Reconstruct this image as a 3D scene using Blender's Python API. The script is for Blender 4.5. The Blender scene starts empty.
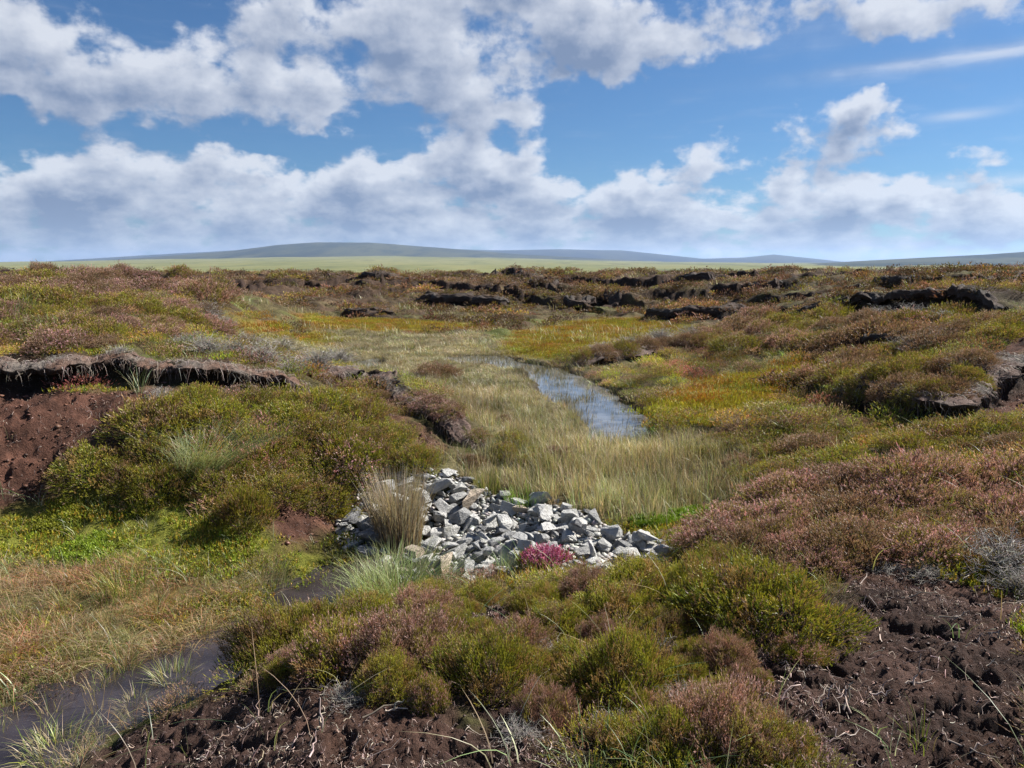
import bpy, bmesh, math, random
import numpy as np
from mathutils import Vector, Matrix, Euler

R = math.radians
random.seed(7)
rng = np.random.default_rng(11)
scn = bpy.context.scene
COL = scn.collection

# ------------------------------------------------------------------ camera
EYE = 2.2            # eye above the lower channel's water level
PITCH = 8.83
FPX = 773.0
cam_d = bpy.data.cameras.new('camera')
cam = bpy.data.objects.new('camera', cam_d)
COL.objects.link(cam)
cam.location = (0, 0, EYE)
cam.rotation_euler = (R(90 - PITCH), 0, 0)
cam_d.sensor_width = 36
cam_d.lens = FPX / 1024 * 36
cam_d.clip_start = 0.05
cam_d.clip_end = 60000
scn.camera = cam

# ------------------------------------------------------------------ light
SUN_EL, SUN_AZ = 41.0, 66.0        # azimuth measured from +Y (view direction) towards +X
sun_d = bpy.data.lights.new('sun', 'SUN')
sun_d.energy = 5.0
sun_d.angle = R(0.6)
sun_d.color = (1.0, 0.955, 0.89)
sun = bpy.data.objects.new('sun', sun_d)
COL.objects.link(sun)
_s = Vector((math.cos(R(SUN_EL)) * math.sin(R(SUN_AZ)), math.cos(R(SUN_EL)) * math.cos(R(SUN_AZ)), math.sin(R(SUN_EL))))
sun.rotation_euler = _s.to_track_quat('Z', 'Y').to_euler()
sun.location = (0, 0, 30)
scn.view_settings.view_transform = 'Standard'
scn.view_settings.look = 'None'
scn.view_settings.exposure = 1.3
scn.cycles.sample_clamp_indirect = 4.0
scn.cycles.use_denoising = True
scn.cycles.denoiser = 'OPENIMAGEDENOISE'
scn.cycles.denoising_input_passes = 'RGB_ALBEDO_NORMAL'
scn.cycles.denoising_prefilter = 'ACCURATE'
scn.view_settings.gamma = 1.0
scn.view_settings.use_curve_mapping = False
scn.cycles.max_bounces = 5
scn.cycles.diffuse_bounces = 2
scn.cycles.glossy_bounces = 2
scn.cycles.transmission_bounces = 4
scn.cycles.volume_bounces = 0
scn.cycles.transparent_max_bounces = 6
scn.cycles.caustics_reflective = False
scn.cycles.caustics_refractive = False


def px_dir(px, py):
    px = np.asarray(px, float); py = np.asarray(py, float)
    p = R(PITCH)
    x = (px - 512) / FPX
    v = (384 - py) / FPX
    return np.stack([x, np.cos(p) + v * np.sin(p), -np.sin(p) + v * np.cos(p)], -1)


# ------------------------------------------------------------------ world: sky + clouds by direction
class NG:
    """little helper that writes math node graphs"""
    def __init__(s, tree): s.t = tree
    def node(s, kind, **kw):
        n = s.t.nodes.new(kind)
        for k, v in kw.items(): setattr(n, k, v)
        return n
    def put(s, sock, v):
        if isinstance(v, (int, float)): sock.default_value = v
        elif isinstance(v, (tuple, list)): sock.default_value = v
        else: s.t.links.new(v, sock)
    def m(s, op, a, b=0.0, c=0.0, clamp=False):
        n = s.node('ShaderNodeMath', operation=op, use_clamp=clamp)
        s.put(n.inputs[0], a); s.put(n.inputs[1], b)
        if len(n.inputs) > 2: s.put(n.inputs[2], c)
        return n.outputs[0]
    def vm(s, op, a, b=(0, 0, 0), scale=None):
        n = s.node('ShaderNodeVectorMath', operation=op)
        s.put(n.inputs[0], a); s.put(n.inputs[1], b)
        if scale is not None: s.put(n.inputs[3], scale)
        return n.outputs['Value'] if op in ('LENGTH', 'DOT_PRODUCT', 'DISTANCE') else n.outputs[0]
    def mix(s, f, a, b, blend='MIX'):
        n = s.node('ShaderNodeMix', data_type='RGBA', blend_type=blend)
        s.put(n.inputs[0], f); s.put(n.inputs[6], a); s.put(n.inputs[7], b)
        return n.outputs[2]
    def ss(s, x, a, b, lo=0.0, hi=1.0):
        n = s.node('ShaderNodeMapRange', interpolation_type='SMOOTHSTEP')
        s.put(n.inputs[0], x); s.put(n.inputs[1], a); s.put(n.inputs[2], b)
        s.put(n.inputs[3], lo); s.put(n.inputs[4], hi)
        return n.outputs[0]
    def noise(s, vec, scale, detail=5, rough=0.5, dist=0.0, lac=2.0):
        n = s.node('ShaderNodeTexNoise')
        if vec is not None: s.put(n.inputs['Vector'], vec)
        n.inputs['Scale'].default_value = scale; n.inputs['Detail'].default_value = detail
        n.inputs['Roughness'].default_value = rough; n.inputs['Distortion'].default_value = dist
        n.inputs['Lacunarity'].default_value = lac
        return n.outputs[0]


def ae(px, py):
    d = px_dir(px, py)
    return math.degrees(math.atan2(d[0], d[1])), math.degrees(math.atan2(d[2], math.hypot(d[0], d[1])))


# cumulus masses: centre px, centre py, half width px, half height px, strength
BLOBS = [
    (-10, 20, 150, 62, .62), (60, 95, 95, 42, .50), (200, 85, 85, 62, .52), (120, 60, 110, 40, .18), (260, 60, 90, 50, .18),
    (120, 200, 230, 50, .52), (240, 190, 120, 45, .40), (330, 90, 75, 55, .42), (330, 25, 160, 50, .34),
    (440, 70, 80, 95, .66), (560, 25, 130, 62, .72), (640, 45, 60, 45, .35), (450, 150, 60, 50, .42),
    (420, 205, 200, 45, .62), (560, 205, 120, 40, .50), (700, 160, 42, 26, .66), (785, 165, 48, 26, .62),
    (850, 14, 150, 30, .66), (876, 112, 48, 22, .70), (537, 128, 24, 26, .45), (640, 97, 20, 8, .42),
    (900, 205, 120, 34, .55),
    (760, 215, 170, 34, .62), (1000, 215, 70, 26, .50), (300, 234, 480, 26, .40), (640, 238, 300, 22, .36),
    (60, 235, 160, 34, .45), (940, 240, 200, 18, .40), (965, 152, 26, 10, .30), (600, 98, 12, 8, .3),
]
HOLES = [(225, 55, 50, 22, .3), (100, 55, 40, 16, .3), (300, 150, 40, 20, .3), (350, 60, 30, 20, .2), (385, 125, 30, 22, .55), (640, 140, 55, 45, .55), (30, 130, 50, 22, .45), (170, 22, 36, 30, .40), (570, 110, 55, 30, .35),
         (300, 142, 60, 16, .35), (800, 80, 110, 32, .5), (960, 90, 60, 30, .4), (45, 55, 60, 14, .15), (400, 150, 40, 30, .2), (230, 140, 70, 12, .2)]
world = bpy.data.worlds.new('World')
scn.world = world
world.use_nodes = True
wt = world.node_tree
wt.nodes.clear()
# group: density of cloud at (azimuth, elevation) in degrees
cg = bpy.data.node_groups.new('cloud_density', 'ShaderNodeTree')
cg.interface.new_socket(name='P', in_out='INPUT', socket_type='NodeSocketVector')
cg.interface.new_socket(name='D', in_out='OUTPUT', socket_type='NodeSocketFloat')
g = NG(cg)
gi = g.node('NodeGroupInput'); go = g.node('NodeGroupOutput')
P = gi.outputs[0]
w1 = g.vm('SCALE', g.vm('SUBTRACT', (lambda n: n.outputs['Color'])((lambda n: (g.put(n.inputs['Vector'], P), n.inputs['Scale'].__setattr__('default_value', .35), n.inputs['Detail'].__setattr__('default_value', 4.0), n)[-1])(g.node('ShaderNodeTexNoise'))), (.5, .5, .5)), scale=4.5)
PW = g.vm('ADD', P, w1)
sep = g.node('ShaderNodeSeparateXYZ'); g.put(sep.inputs[0], PW)
wx, wy = sep.outputs[0], sep.outputs[1]


def blob(px, py, hw, hh, amp):
    a0, e0 = ae(px, py)
    a1, _ = ae(px + hw, py); _, e1 = ae(px, py - hh)
    sa, se = max(abs(a1 - a0), .2), max(abs(e1 - e0), .2)
    dx = g.m('DIVIDE', g.m('SUBTRACT', wx, a0), sa)
    dy = g.m('DIVIDE', g.m('SUBTRACT', wy, e0), se)
    r2 = g.m('ADD', g.m('MULTIPLY', dx, dx), g.m('MULTIPLY', dy, dy))
    return g.m('MULTIPLY', g.m('EXPONENT', g.m('MULTIPLY', r2, -1.0)), amp)


acc = 0.0
for b in BLOBS:
    acc = g.m('MAXIMUM', g.m('MULTIPLY', acc, .98), blob(*b)) if False else g.m('ADD', acc, blob(*b))
acc = g.m('MINIMUM', acc, 0.70)
for b in HOLES:
    acc = g.m('SUBTRACT', acc, blob(*b))
# stretched noise: cloud cells get flatter towards the horizon
psx = g.node('ShaderNodeSeparateXYZ'); g.put(psx.inputs[0], P)
flat = g.m('MULTIPLY', g.m('POWER', g.m('MAXIMUM', g.m('ADD', psx.outputs[1], 3.0), .5), .62), 6.2)
cmb = g.node('ShaderNodeCombineXYZ')
g.put(cmb.inputs[0], psx.outputs[0]); g.put(cmb.inputs[1], flat); g.put(cmb.inputs[2], psx.outputs[2])
n1 = g.noise(cmb.outputs[0], .15, 10, .56)
n2 = g.noise(cmb.outputs[0], .5, 8, .60)
nn = g.m('ADD', g.m('MULTIPLY', g.m('SUBTRACT', n1, .5), 2.5), g.m('MULTIPLY', g.m('SUBTRACT', n2, .5), g.ss(psx.outputs[1], 2.0, 12.0, 1.05, .60)))
# away from the view a loose scatter of the same clouds
azabs = g.m('ABSOLUTE', psx.outputs[0])
side = g.ss(azabs, 38.0, 60.0)
high = g.ss(psx.outputs[1], 22.0, 34.0)
bgd = g.m('MULTIPLY', g.m('MAXIMUM', side, high), .22)
g.put(go.inputs[0], g.m('ADD', g.m('ADD', acc, bgd), nn))

w = NG(wt)
tc = w.node('ShaderNodeTexCoord')
sx = w.node('ShaderNodeSeparateXYZ'); w.put(sx.inputs[0], tc.outputs['Generated'])
az = w.m('MULTIPLY', w.m('ARCTAN2', sx.outputs[0], sx.outputs[1]), 180 / math.pi)
el = w.m('MULTIPLY', w.m('ARCSINE', sx.outputs[2]), 180 / math.pi)


def dens(da, de):
    c = w.node('ShaderNodeCombineXYZ')
    w.put(c.inputs[0], w.m('ADD', az, da)); w.put(c.inputs[1], w.m('ADD', el, de))
    n = w.node('ShaderNodeGroup'); n.node_tree = cg
    w.put(n.inputs[0], c.outputs[0])
    return n.outputs[0]


D0 = dens(0, 0); D1 = dens(.8, 1.4)
alpha = w.m('POWER', w.ss(D0, .22, .60), .95)
# high thin streaks of cirrus at the right, straight and soft
cir = 0.0
for px_, py_, hw_, hh_, am_ in ((985, 54, 185, 9, .62), (962, 115, 42, 5, .45), (985, 183, 120, 7, .55), (880, 20, 130, 22, .25)):
    a0_, e0_ = ae(px_, py_); a1_, _q = ae(px_ + hw_, py_); _q, e1_ = ae(px_, py_ - hh_)
    qx = w.m('DIVIDE', w.m('SUBTRACT', az, a0_), abs(a1_ - a0_))
    qy = w.m('DIVIDE', w.m('SUBTRACT', el, w.m('ADD', e0_, w.m('MULTIPLY', w.m('SUBTRACT', az, a0_), .035))), abs(e1_ - e0_))
    cir = w.m('ADD', cir, w.m('MULTIPLY', w.m('EXPONENT', w.m('MULTIPLY', w.m('ADD', w.m('MULTIPLY', qx, qx), w.m('MULTIPLY', qy, qy)), -1.0)), am_))
cc = w.node('ShaderNodeCombineXYZ'); w.put(cc.inputs[0], w.m('MULTIPLY', az, .25)); w.put(cc.inputs[1], w.m('MULTIPLY', el, 1.6))
wisp = w.noise(cc.outputs[0], .8, 5, .55)
wide = w.noise(cc.outputs[0], .22, 3, .5)
cir = w.m('MULTIPLY', cir, w.ss(wisp, .25, .6, .55, 1.1))
cir = w.m('ADD', cir, w.m('MULTIPLY', w.ss(wisp, .5, .8), .10))
alpha = w.m('MAXIMUM', alpha, cir, clamp=True)
shade = w.m('MULTIPLY', w.m('SUBTRACT', D0, D1), 1.15)
core = w.ss(D0, .40, 1.15)
lit = w.m('ADD', w.m('SUBTRACT', w.ss(wide, .3, .7, .84, .44), w.m('MULTIPLY', core, .74)), shade, clamp=True)
CLOUD_D, CLOUD_L = (.088, .117, .178, 1), (.305, .320, .350, 1)
lit = w.m('ADD', lit, w.m('MULTIPLY', cir, w.ss(D0, .15, .5, 1.6, 0.0)), clamp=True)
cloud = w.mix(lit, CLOUD_D, CLOUD_L)
sky = w.node('ShaderNodeTexSky', sky_type='NISHITA')
sky.sun_disc = False
sky.sun_elevation = R(SUN_EL); sky.sun_rotation = R(SUN_AZ)
sky.air_density = 1.0; sky.dust_density = .6; sky.ozone_density = 2.2; sky.altitude = 500
SKY_STR = .075
# cloud radiance is given in picture units, so divide by the background strength
cloudr = w.vm('SCALE', cloud, scale=1.0 / SKY_STR)
skyc = w.mix(1.0, sky.outputs[0], (.22, .36, .50, 1), 'MULTIPLY')
hz = w.ss(el, 0.0, 4.0, .6, 0.0)
cloudr = w.mix(w.m('MULTIPLY', hz, .45), cloudr, tuple(c / SKY_STR for c in (.165, .22, .30)) + (1,))
low = w.ss(el, -.6, .4)
full = w.mix(w.m('MULTIPLY', alpha, .93), skyc, cloudr)
full = w.mix(low, skyc, full)
bg = w.node('ShaderNodeBackground'); w.put(bg.inputs[0], full); bg.inputs[1].default_value = SKY_STR
ow = w.node('ShaderNodeOutputWorld'); wt.links.new(bg.outputs[0], ow.inputs[0])
world.cycles.sampling_method = 'MANUAL'
world.cycles.sample_map_resolution = 512


# ------------------------------------------------------------------ noise
def _hash(ix, iy, s):
    h = (ix.astype(np.int64) * 374761393 + iy.astype(np.int64) * 668265263 + s * 974634777) & 0xFFFFFFFF
    h = ((h ^ (h >> 13)) * 1274126177) & 0xFFFFFFFF
    h = h ^ (h >> 16)
    return h


def perlin(x, y, s=0):
    x = np.asarray(x, float); y = np.asarray(y, float)
    ix = np.floor(x); iy = np.floor(y); fx = x - ix; fy = y - iy
    ux = fx * fx * fx * (fx * (fx * 6 - 15) + 10); uy = fy * fy * fy * (fy * (fy * 6 - 15) + 10)
    def gr(a, b, dx, dy):
        t = _hash(a, b, s) * (2 * math.pi / 4294967296.0)
        return np.cos(t) * dx + np.sin(t) * dy
    a = gr(ix, iy, fx, fy); b = gr(ix + 1, iy, fx - 1, fy)
    c = gr(ix, iy + 1, fx, fy - 1); d = gr(ix + 1, iy + 1, fx - 1, fy - 1)
    return ((a + (b - a) * ux) * (1 - uy) + (c + (d - c) * ux) * uy) * 1.5


def fbm(x, y, s=0, o=4, gain=.5):
    r = 0; a = 1
    for i in range(o):
        r = r + a * perlin(x * 2 ** i, y * 2 ** i, s + i * 17); a *= gain
    return r


def sst(x, a, b):
    t = np.clip((x - a) / (b - a), 0, 1)
    return t * t * (3 - 2 * t)


# ------------------------------------------------------------------ terrain height
CTRL = [  # px, py, z
    (512, 768, .62), (300, 768, .50), (200, 768, .33), (110, 768, .10), (0, 768, -.02), (700, 768, .68), (850, 768, .68), (1024, 768, .72),
    (20, 745, -.04), (100, 700, -.04), (160, 680, -.04), (230, 655, -.04), (290, 600, -.03), (340, 580, -.03),
    (165, 718, .12), (250, 695, .30), (290, 645, .27), (350, 620, .24), (410, 610, .26), (330, 690, .46), (420, 720, .58),
    (0, 690, .03), (100, 650, .03), (180, 628, .04), (240, 595, .05), (285, 565, .06),
    (0, 600, .12), (100, 580, .15), (200, 565, .15), (0, 540, .22), (100, 530, .24), (250, 530, .25), (280, 510, .33), (200, 500, .36), (60, 500, .35),
    (150, 470, .52), (250, 460, .55), (350, 460, .50), (430, 470, .40), (0, 480, .48), (100, 440, .74), (0, 430, .82), (200, 420, .82), (300, 420, .72), (380, 425, .60),
    (0, 390, 1.05), (100, 390, 1.02), (200, 394, .95), (300, 397, .82), (440, 445, .48),
    (50, 322, 1.48), (150, 322, 1.42), (240, 345, .95), (235, 312, 1.30),
    (320, 370, .62), (300, 350, .52), (250, 332, .60), (400, 350, .42), (400, 336, .45), (430, 400, .42), (480, 440, .40), (480, 470, .34),
    (560, 470, .34), (620, 500, .26), (700, 500, .30), (760, 520, .38), (600, 440, .34), (540, 400, .35), (650, 440, .36), (680, 400, .42), (740, 400, .48),
    (800, 440, .50), (850, 400, .58), (700, 440, .42), (850, 490, .55), (950, 470, .62), (1024, 470, .68), (900, 440, .58), (1000, 440, .64), (560, 380, .36), (490, 357, .34), (620, 390, .36),
    (720, 540, .48), (800, 530, .52), (850, 560, .57), (950, 550, .62), (1024, 540, .68), (750, 600, .54), (850, 620, .60), (950, 620, .64), (1024, 650, .68),
    (650, 620, .50), (560, 640, .47), (500, 640, .43), (450, 650, .44), (600, 700, .58), (750, 680, .60),
    (400, 590, .03), (450, 595, .10), (500, 590, .16), (560, 590, .24), (620, 570, .24), (660, 560, .30), (400, 490, .24), (480, 495, .22), (560, 520, .20), (640, 530, .24),
    (345, 545, .02), (345, 515, .12),
    (700, 360, .45), (760, 380, .50), (800, 372, .55), (850, 370, .62), (700, 336, .52), (580, 340, .44),
    (800, 342, .78), (900, 345, .95), (1000, 340, 1.15), (750, 302, .98), (850, 302, 1.2), (950, 302, 1.42), (1024, 302, 1.5),
    (512, 320, .50), (400, 320, .50), (300, 319, .56), (512, 305, .74), (400, 301, .80), (600, 301, .85), (512, 289, 1.0), (300, 291, 1.0), (650, 289, 1.08),
]
CW = [  # world x, y, z
    (-8.6, 13.5, 1.56), (-6.5, 13.5, 1.54), (-4.8, 13.2, 1.42), (-12, 18, 1.55), (-14, 30, 1.3), (-7, 22, 1.2), (-6, 30, .95),
    (0, 60, .92), (-28, 60, .92), (25, 60, 1.10), (50, 60, 1.22), (-50, 60, .92), (0, 90, .1), (60, 90, .6), (-60, 90, .1),
    (12, 28, 1.52), (11, 20, 1.45), (20, 30, 1.58), (16, 42, 1.45), (30, 42, 1.52), (14, 16, 1.6), (-12, 9, 1.5), (10, 5, .9), (14, 10, 1.4),
    (-4, 0, .3), (-6, 4, .4), (4, 0, .8), (0, 0, .62), (0, -2.6, .7), (8, 1, .9), (-8, 0, .6), (2, -1, .7), (-2, -1, .55),
]


def at_z(px, py, z):
    d = px_dir(px, py)
    t = (z - EYE) / d[2]
    return d[0] * t, d[1] * t


CEN = (0.0, -3.0)


def polar(X, Y):
    a = np.arctan2(X - CEN[0], Y - CEN[1]); r = np.hypot(X - CEN[0], Y - CEN[1])
    return np.clip(a, -1.5, 1.5) * 1.15, np.log(np.clip(r, 1.2, 130))


_pts = [(*at_z(px, py, z), z) for px, py, z in CTRL] + CW
_pa, _pr = polar(np.array([p[0] for p in _pts]), np.array([p[1] for p in _pts]))
_pz = np.array([p[2] for p in _pts])


def _U(d2):
    return np.where(d2 > 1e-12, d2 * np.log(np.maximum(d2, 1e-12)), 0)


_n = len(_pz)
_K = _U((_pa[:, None] - _pa) ** 2 + (_pr[:, None] - _pr) ** 2) + np.eye(_n) * 2e-3
_A = np.zeros((_n + 3, _n + 3)); _A[:_n, :_n] = _K
_A[:_n, _n] = 1; _A[:_n, _n + 1] = _pa; _A[:_n, _n + 2] = _pr; _A[_n:, :_n] = _A[:_n, _n:].T
_w = np.linalg.solve(_A, np.concatenate([_pz, [0, 0, 0]]))


def base_h(X, Y):
    X = np.asarray(X, float); Y = np.asarray(Y, float)
    sh = X.shape; X = X.ravel(); Y = Y.ravel()
    out = np.empty(X.size)
    for i in range(0, X.size, 40000):
        a, r = polar(X[i:i + 40000], Y[i:i + 40000])
        d2 = (a[:, None] - _pa) ** 2 + (r[:, None] - _pr) ** 2
        out[i:i + 40000] = _U(d2) @ _w[:_n] + _w[_n] + _w[_n + 1] * a + _w[_n + 2] * r
    rr = np.hypot(X - CEN[0], Y - CEN[1]); aa = np.abs(np.arctan2(X - CEN[0], Y - CEN[1]))
    back = sst(aa, 1.2, 1.5)
    out = out * (1 - back) + .75 * back
    far = sst(rr, 85, 125)
    out = out * (1 - far) + .5 * far
    out = out - sst(rr, 95, 210) * 12
    return out.reshape(sh)


# polygons and polylines are given in picture pixels on the base terrain, kept in plan metres
def hit(px, py, f=None):
    """where the ray through a pixel first meets the ground"""
    f = f or ground
    px = np.atleast_1d(np.asarray(px, float)); py = np.atleast_1d(np.asarray(py, float))
    d = px_dir(px, py)
    T = np.geomspace(1.6, 160, 420)
    X = d[:, None, 0] * T; Y = d[:, None, 1] * T; Z = EYE + d[:, None, 2] * T
    g_ = Z - f(X, Y)
    neg = g_ < 0
    k = np.where(neg.any(1), neg.argmax(1), len(T) - 1); k = np.maximum(k, 1)
    i = np.arange(len(px))
    g0 = g_[i, k - 1]; g1 = g_[i, k]
    u = np.clip(g0 / (g0 - g1 + 1e-9), 0, 1)
    t = T[k - 1] + (T[k] - T[k - 1]) * u
    return d[:, 0] * t, d[:, 1] * t


def plan(pts):
    a = np.array(pts, float)
    x, y = hit(a[:, 0], a[:, 1], base_h)
    return np.stack([x, y], 1)


# peat edges: polyline along the foot (left to right), step height, how far the raised top runs back
HAGS = [
    dict(p=[(-40, 386), (30, 390), (75, 386), (130, 385), (175, 392), (215, 392), (262, 394), (312, 398)], h=.21, L=1.6, near=True),
    dict(p=[(318, 392), (350, 388), (380, 396), (408, 412), (436, 428), (458, 442), (480, 452)], h=.27, L=.5, near=True),
    dict(p=[(835, 404), (862, 408), (905, 424), (945, 428), (985, 412), (1030, 380)], h=.34, L=1.3, near=True),
    dict(p=[(572, 368), (600, 366), (632, 360), (668, 354), (715, 350)], h=.22, L=.8, near=True),
    dict(p=[(770, 327), (815, 322), (850, 314), (900, 314), (950, 312), (1000, 320)], h=.42, L=1.5),
    dict(p=[(742, 298), (775, 299), (806, 294)], h=.42, L=2),
    dict(p=[(416, 299), (440, 303), (468, 304), (492, 306), (516, 304)], h=.5, L=2),
    dict(p=[(600, 305), (618, 308), (640, 304)], h=.55, L=2),
    dict(p=[(526, 296), (545, 299), (560, 297)], h=.4, L=2),
    dict(p=[(562, 307), (578, 310), (596, 307)], h=.35, L=1.5),
    dict(p=[(345, 288), (375, 290), (410, 289)], h=.5, L=3),
    dict(p=[(345, 315), (368, 318), (392, 315)], h=.3, L=1.2),
    dict(p=[(960, 291), (990, 294), (1030, 291)], h=.4, L=2),
    dict(p=[(660, 288), (700, 290), (738, 288)], h=.45, L=3),
    dict(p=[(470, 284), (520, 286), (570, 284)], h=.5, L=3),
    dict(p=[(476, 322), (486, 325), (496, 323)], h=.16, L=.6),
    dict(p=[(640, 318), (680, 322), (720, 320), (752, 314)], h=.3, L=1.5),
    dict(p=[(780, 390), (805, 396), (832, 391), (850, 384)], h=.16, L=.6),
    dict(p=[(830, 352), (870, 358), (905, 354)], h=.25, L=.8),
    dict(p=[(870, 296), (915, 299), (950, 296)], h=.35, L=2),
]
for hg in HAGS:
    hg['w'] = plan(hg['p'])


def seg_dist(X, Y, pl):
    """signed distance (positive on the far side) and arc fraction to a polyline"""
    best = np.full(X.shape, 1e9); sg = np.ones(X.shape); fr = np.zeros(X.shape)
    L = np.concatenate([[0], np.cumsum(np.hypot(*np.diff(pl, axis=0).T))])
    for i in range(len(pl) - 1):
        ax, ay = pl[i]; bx, by = pl[i + 1]
        dx, dy = bx - ax, by - ay; l2 = dx * dx + dy * dy
        tt = ((X - ax) * dx + (Y - ay) * dy) / l2
        tc_ = np.clip(tt, 0, 1)
        d = np.hypot(X - ax - tc_ * dx, Y - ay - tc_ * dy)
        m = d < best
        best = np.where(m, d, best)
        cr = dx * (Y - ay) - dy * (X - ax)
        sg = np.where(m, np.sign(cr), sg)
        fr = np.where(m, (L[i] + tc_ * (L[i + 1] - L[i])) / L[-1], fr)
    return best * sg, fr


def hag_add(X, Y):
    out = np.zeros(X.shape); face = np.zeros(X.shape)
    rr = np.hypot(X, Y)
    for k, hg in enumerate(HAGS):
        pl = hg['w']; L = hg['L']
        m = (X > pl[:, 0].min() - L * 1.5) & (X < pl[:, 0].max() + L * 1.5) & (Y > pl[:, 1].min() - 1.5) & (Y < pl[:, 1].max() + L * 3)
        if not m.any(): continue
        x = X[m]; y = Y[m]
        sd, fr = seg_dist(x, y, pl)
        size = float(np.clip(np.hypot(*pl.mean(0)) / 10, .6, 3))
        sd = sd + fbm(x * 2.2 / size, y * 2.2 / size, 40 + k, 3) * .12 * size
        ends = sst(fr, 0, .12) * (1 - sst(fr, .88, 1.0)) * .8 + .2
        ends = ends * (1 - sst(-sd, .0, .3) * 0)
        end_fall = np.exp(-np.maximum(np.abs(sd) - L * 1.2, 0) / (L * .5))
        up = sst(sd, -.06 * size, .14 * size)
        v = hg['h'] * up * np.exp(-np.maximum(sd, 0) / L * .8) * ends
        out[m] = np.maximum(out[m], v) if True else out[m] + v
        fc = np.exp(-((sd - .03) / (.22 * size)) ** 2) * ends
        face[m] = np.maximum(face[m], fc)
    return out, face


POLY = dict(
    peat=[
        [(836, 566), (900, 562), (960, 572), (1040, 590), (1060, 1000), (860, 1000), (800, 745), (740, 705), (690, 690), (700, 668), (800, 672), (850, 640), (842, 600)],
        [(40, 1000), (90, 752), (180, 712), (250, 686), (330, 672), (400, 690), (470, 715), (560, 745), (640, 1000)],
        [(395, 605), (470, 600), (560, 610), (545, 640), (470, 648), (410, 640)],
        [(255, 672), (300, 640), (390, 612), (470, 600), (560, 598), (640, 590), (720, 585), (835, 600), (845, 690), (700, 780), (560, 745), (330, 700)],
    ],
    red=[
        [(-40, 392), (60, 394), (130, 392), (215, 398), (180, 404), (140, 415), (105, 450), (75, 478), (30, 500), (-40, 520)],
        [(935, 428), (975, 405), (995, 355), (1040, 338), (1040, 415), (985, 428)],
        [(268, 502), (330, 503), (345, 530), (320, 545), (285, 545)],
        [(240, 396), (330, 398), (420, 432), (440, 450), (380, 420), (300, 402)],
    ],
    moss=[
        [(-40, 500), (80, 482), (180, 500), (270, 530), (285, 560), (200, 578), (100, 565), (-40, 570)],
        [(630, 512), (700, 503), (712, 530), (650, 535)],
        [(285, 545), (345, 535), (345, 568), (300, 575)],
    ],
    gold=[
        [(500, 346), (530, 330), (580, 322), (640, 318), (700, 330), (660, 346), (610, 360), (560, 362), (520, 358)],
        [(650, 402), (700, 385), (770, 366), (830, 368), (850, 380), (790, 402), (720, 420), (670, 422)],
        [(240, 325), (330, 318), (440, 322), (480, 330), (330, 332), (260, 334)],
    ],
    sedge=[
        [(235, 338), (330, 332), (480, 334), (545, 362), (600, 398), (645, 438), (700, 440), (785, 490), (720, 508), (620, 525), (520, 508), (430, 474), (480, 450), (430, 405), (380, 378), (310, 368), (265, 352)],
        [(-40, 565), (100, 560), (200, 575), (285, 585), (262, 615), (140, 660), (-40, 700)],
    ],
    pool=[[(446, 354), (480, 352), (505, 354), (530, 363), (560, 367), (590, 378), (615, 391), (635, 405), (646, 422), (642, 439), (598, 439), (590, 425), (575, 411), (552, 396), (536, 381), (520, 369), (490, 363), (455, 359)],
          [(352, 356), (376, 354), (390, 360), (372, 366), (355, 363)]],
    stream=[[(-60, 725), (60, 697), (130, 676), (200, 652), (238, 622), (262, 588), (320, 566), (385, 556), (395, 580), (352, 597), (330, 612), (292, 616), (256, 640), (248, 668), (190, 702), (110, 728), (60, 768), (30, 860), (-60, 860)]],
    heap=[[(336, 508), (338, 545), (385, 562), (400, 582), (450, 588), (520, 574), (560, 580), (620, 572), (674, 562), (670, 545), (600, 525), (540, 505), (470, 482), (430, 474), (380, 476), (345, 498)]],
)
POLYW = {k: [plan(p) for p in v] for k, v in POLY.items()}


def poly_sd(X, Y, P):
    """positive inside"""
    best = np.full(X.shape, 1e9); ins = np.zeros(X.shape, bool)
    n = len(P)
    for i in range(n):
        ax, ay = P[i]; bx, by = P[(i + 1) % n]
        dx, dy = bx - ax, by - ay
        t = np.clip(((X - ax) * dx + (Y - ay) * dy) / (dx * dx + dy * dy + 1e-12), 0, 1)
        best = np.minimum(best, np.hypot(X - ax - t * dx, Y - ay - t * dy))
        c = ((ay > Y) != (by > Y))
        with np.errstate(divide='ignore', invalid='ignore'):
            xi = ax + (Y - ay) * dx / (dy if dy != 0 else 1e-12)
        ins ^= c & (X < xi)
    return np.where(ins, best, -best)


def zone(name, X, Y, soft=.12, wob=.12, seed=0):
    out = np.zeros(X.shape)
    for k, P in enumerate(POLYW[name]):
        pad = .8
        m = (X > P[:, 0].min() - pad) & (X < P[:, 0].max() + pad) & (Y > P[:, 1].min() - pad) & (Y < P[:, 1].max() + pad)
        if not m.any(): continue
        x = X[m]; y = Y[m]
        s = float(np.clip(np.hypot(*P.mean(0)) / 5, .6, 4))
        sd = poly_sd(x, y, P) + wob * s * fbm(x * 2.5 / s, y * 2.5 / s, 90 + seed + k * 7, 4)
        out[m] = np.maximum(out[m], sst(sd, -soft * s, soft * s))
    return out


POOL_Z = .30


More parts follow.
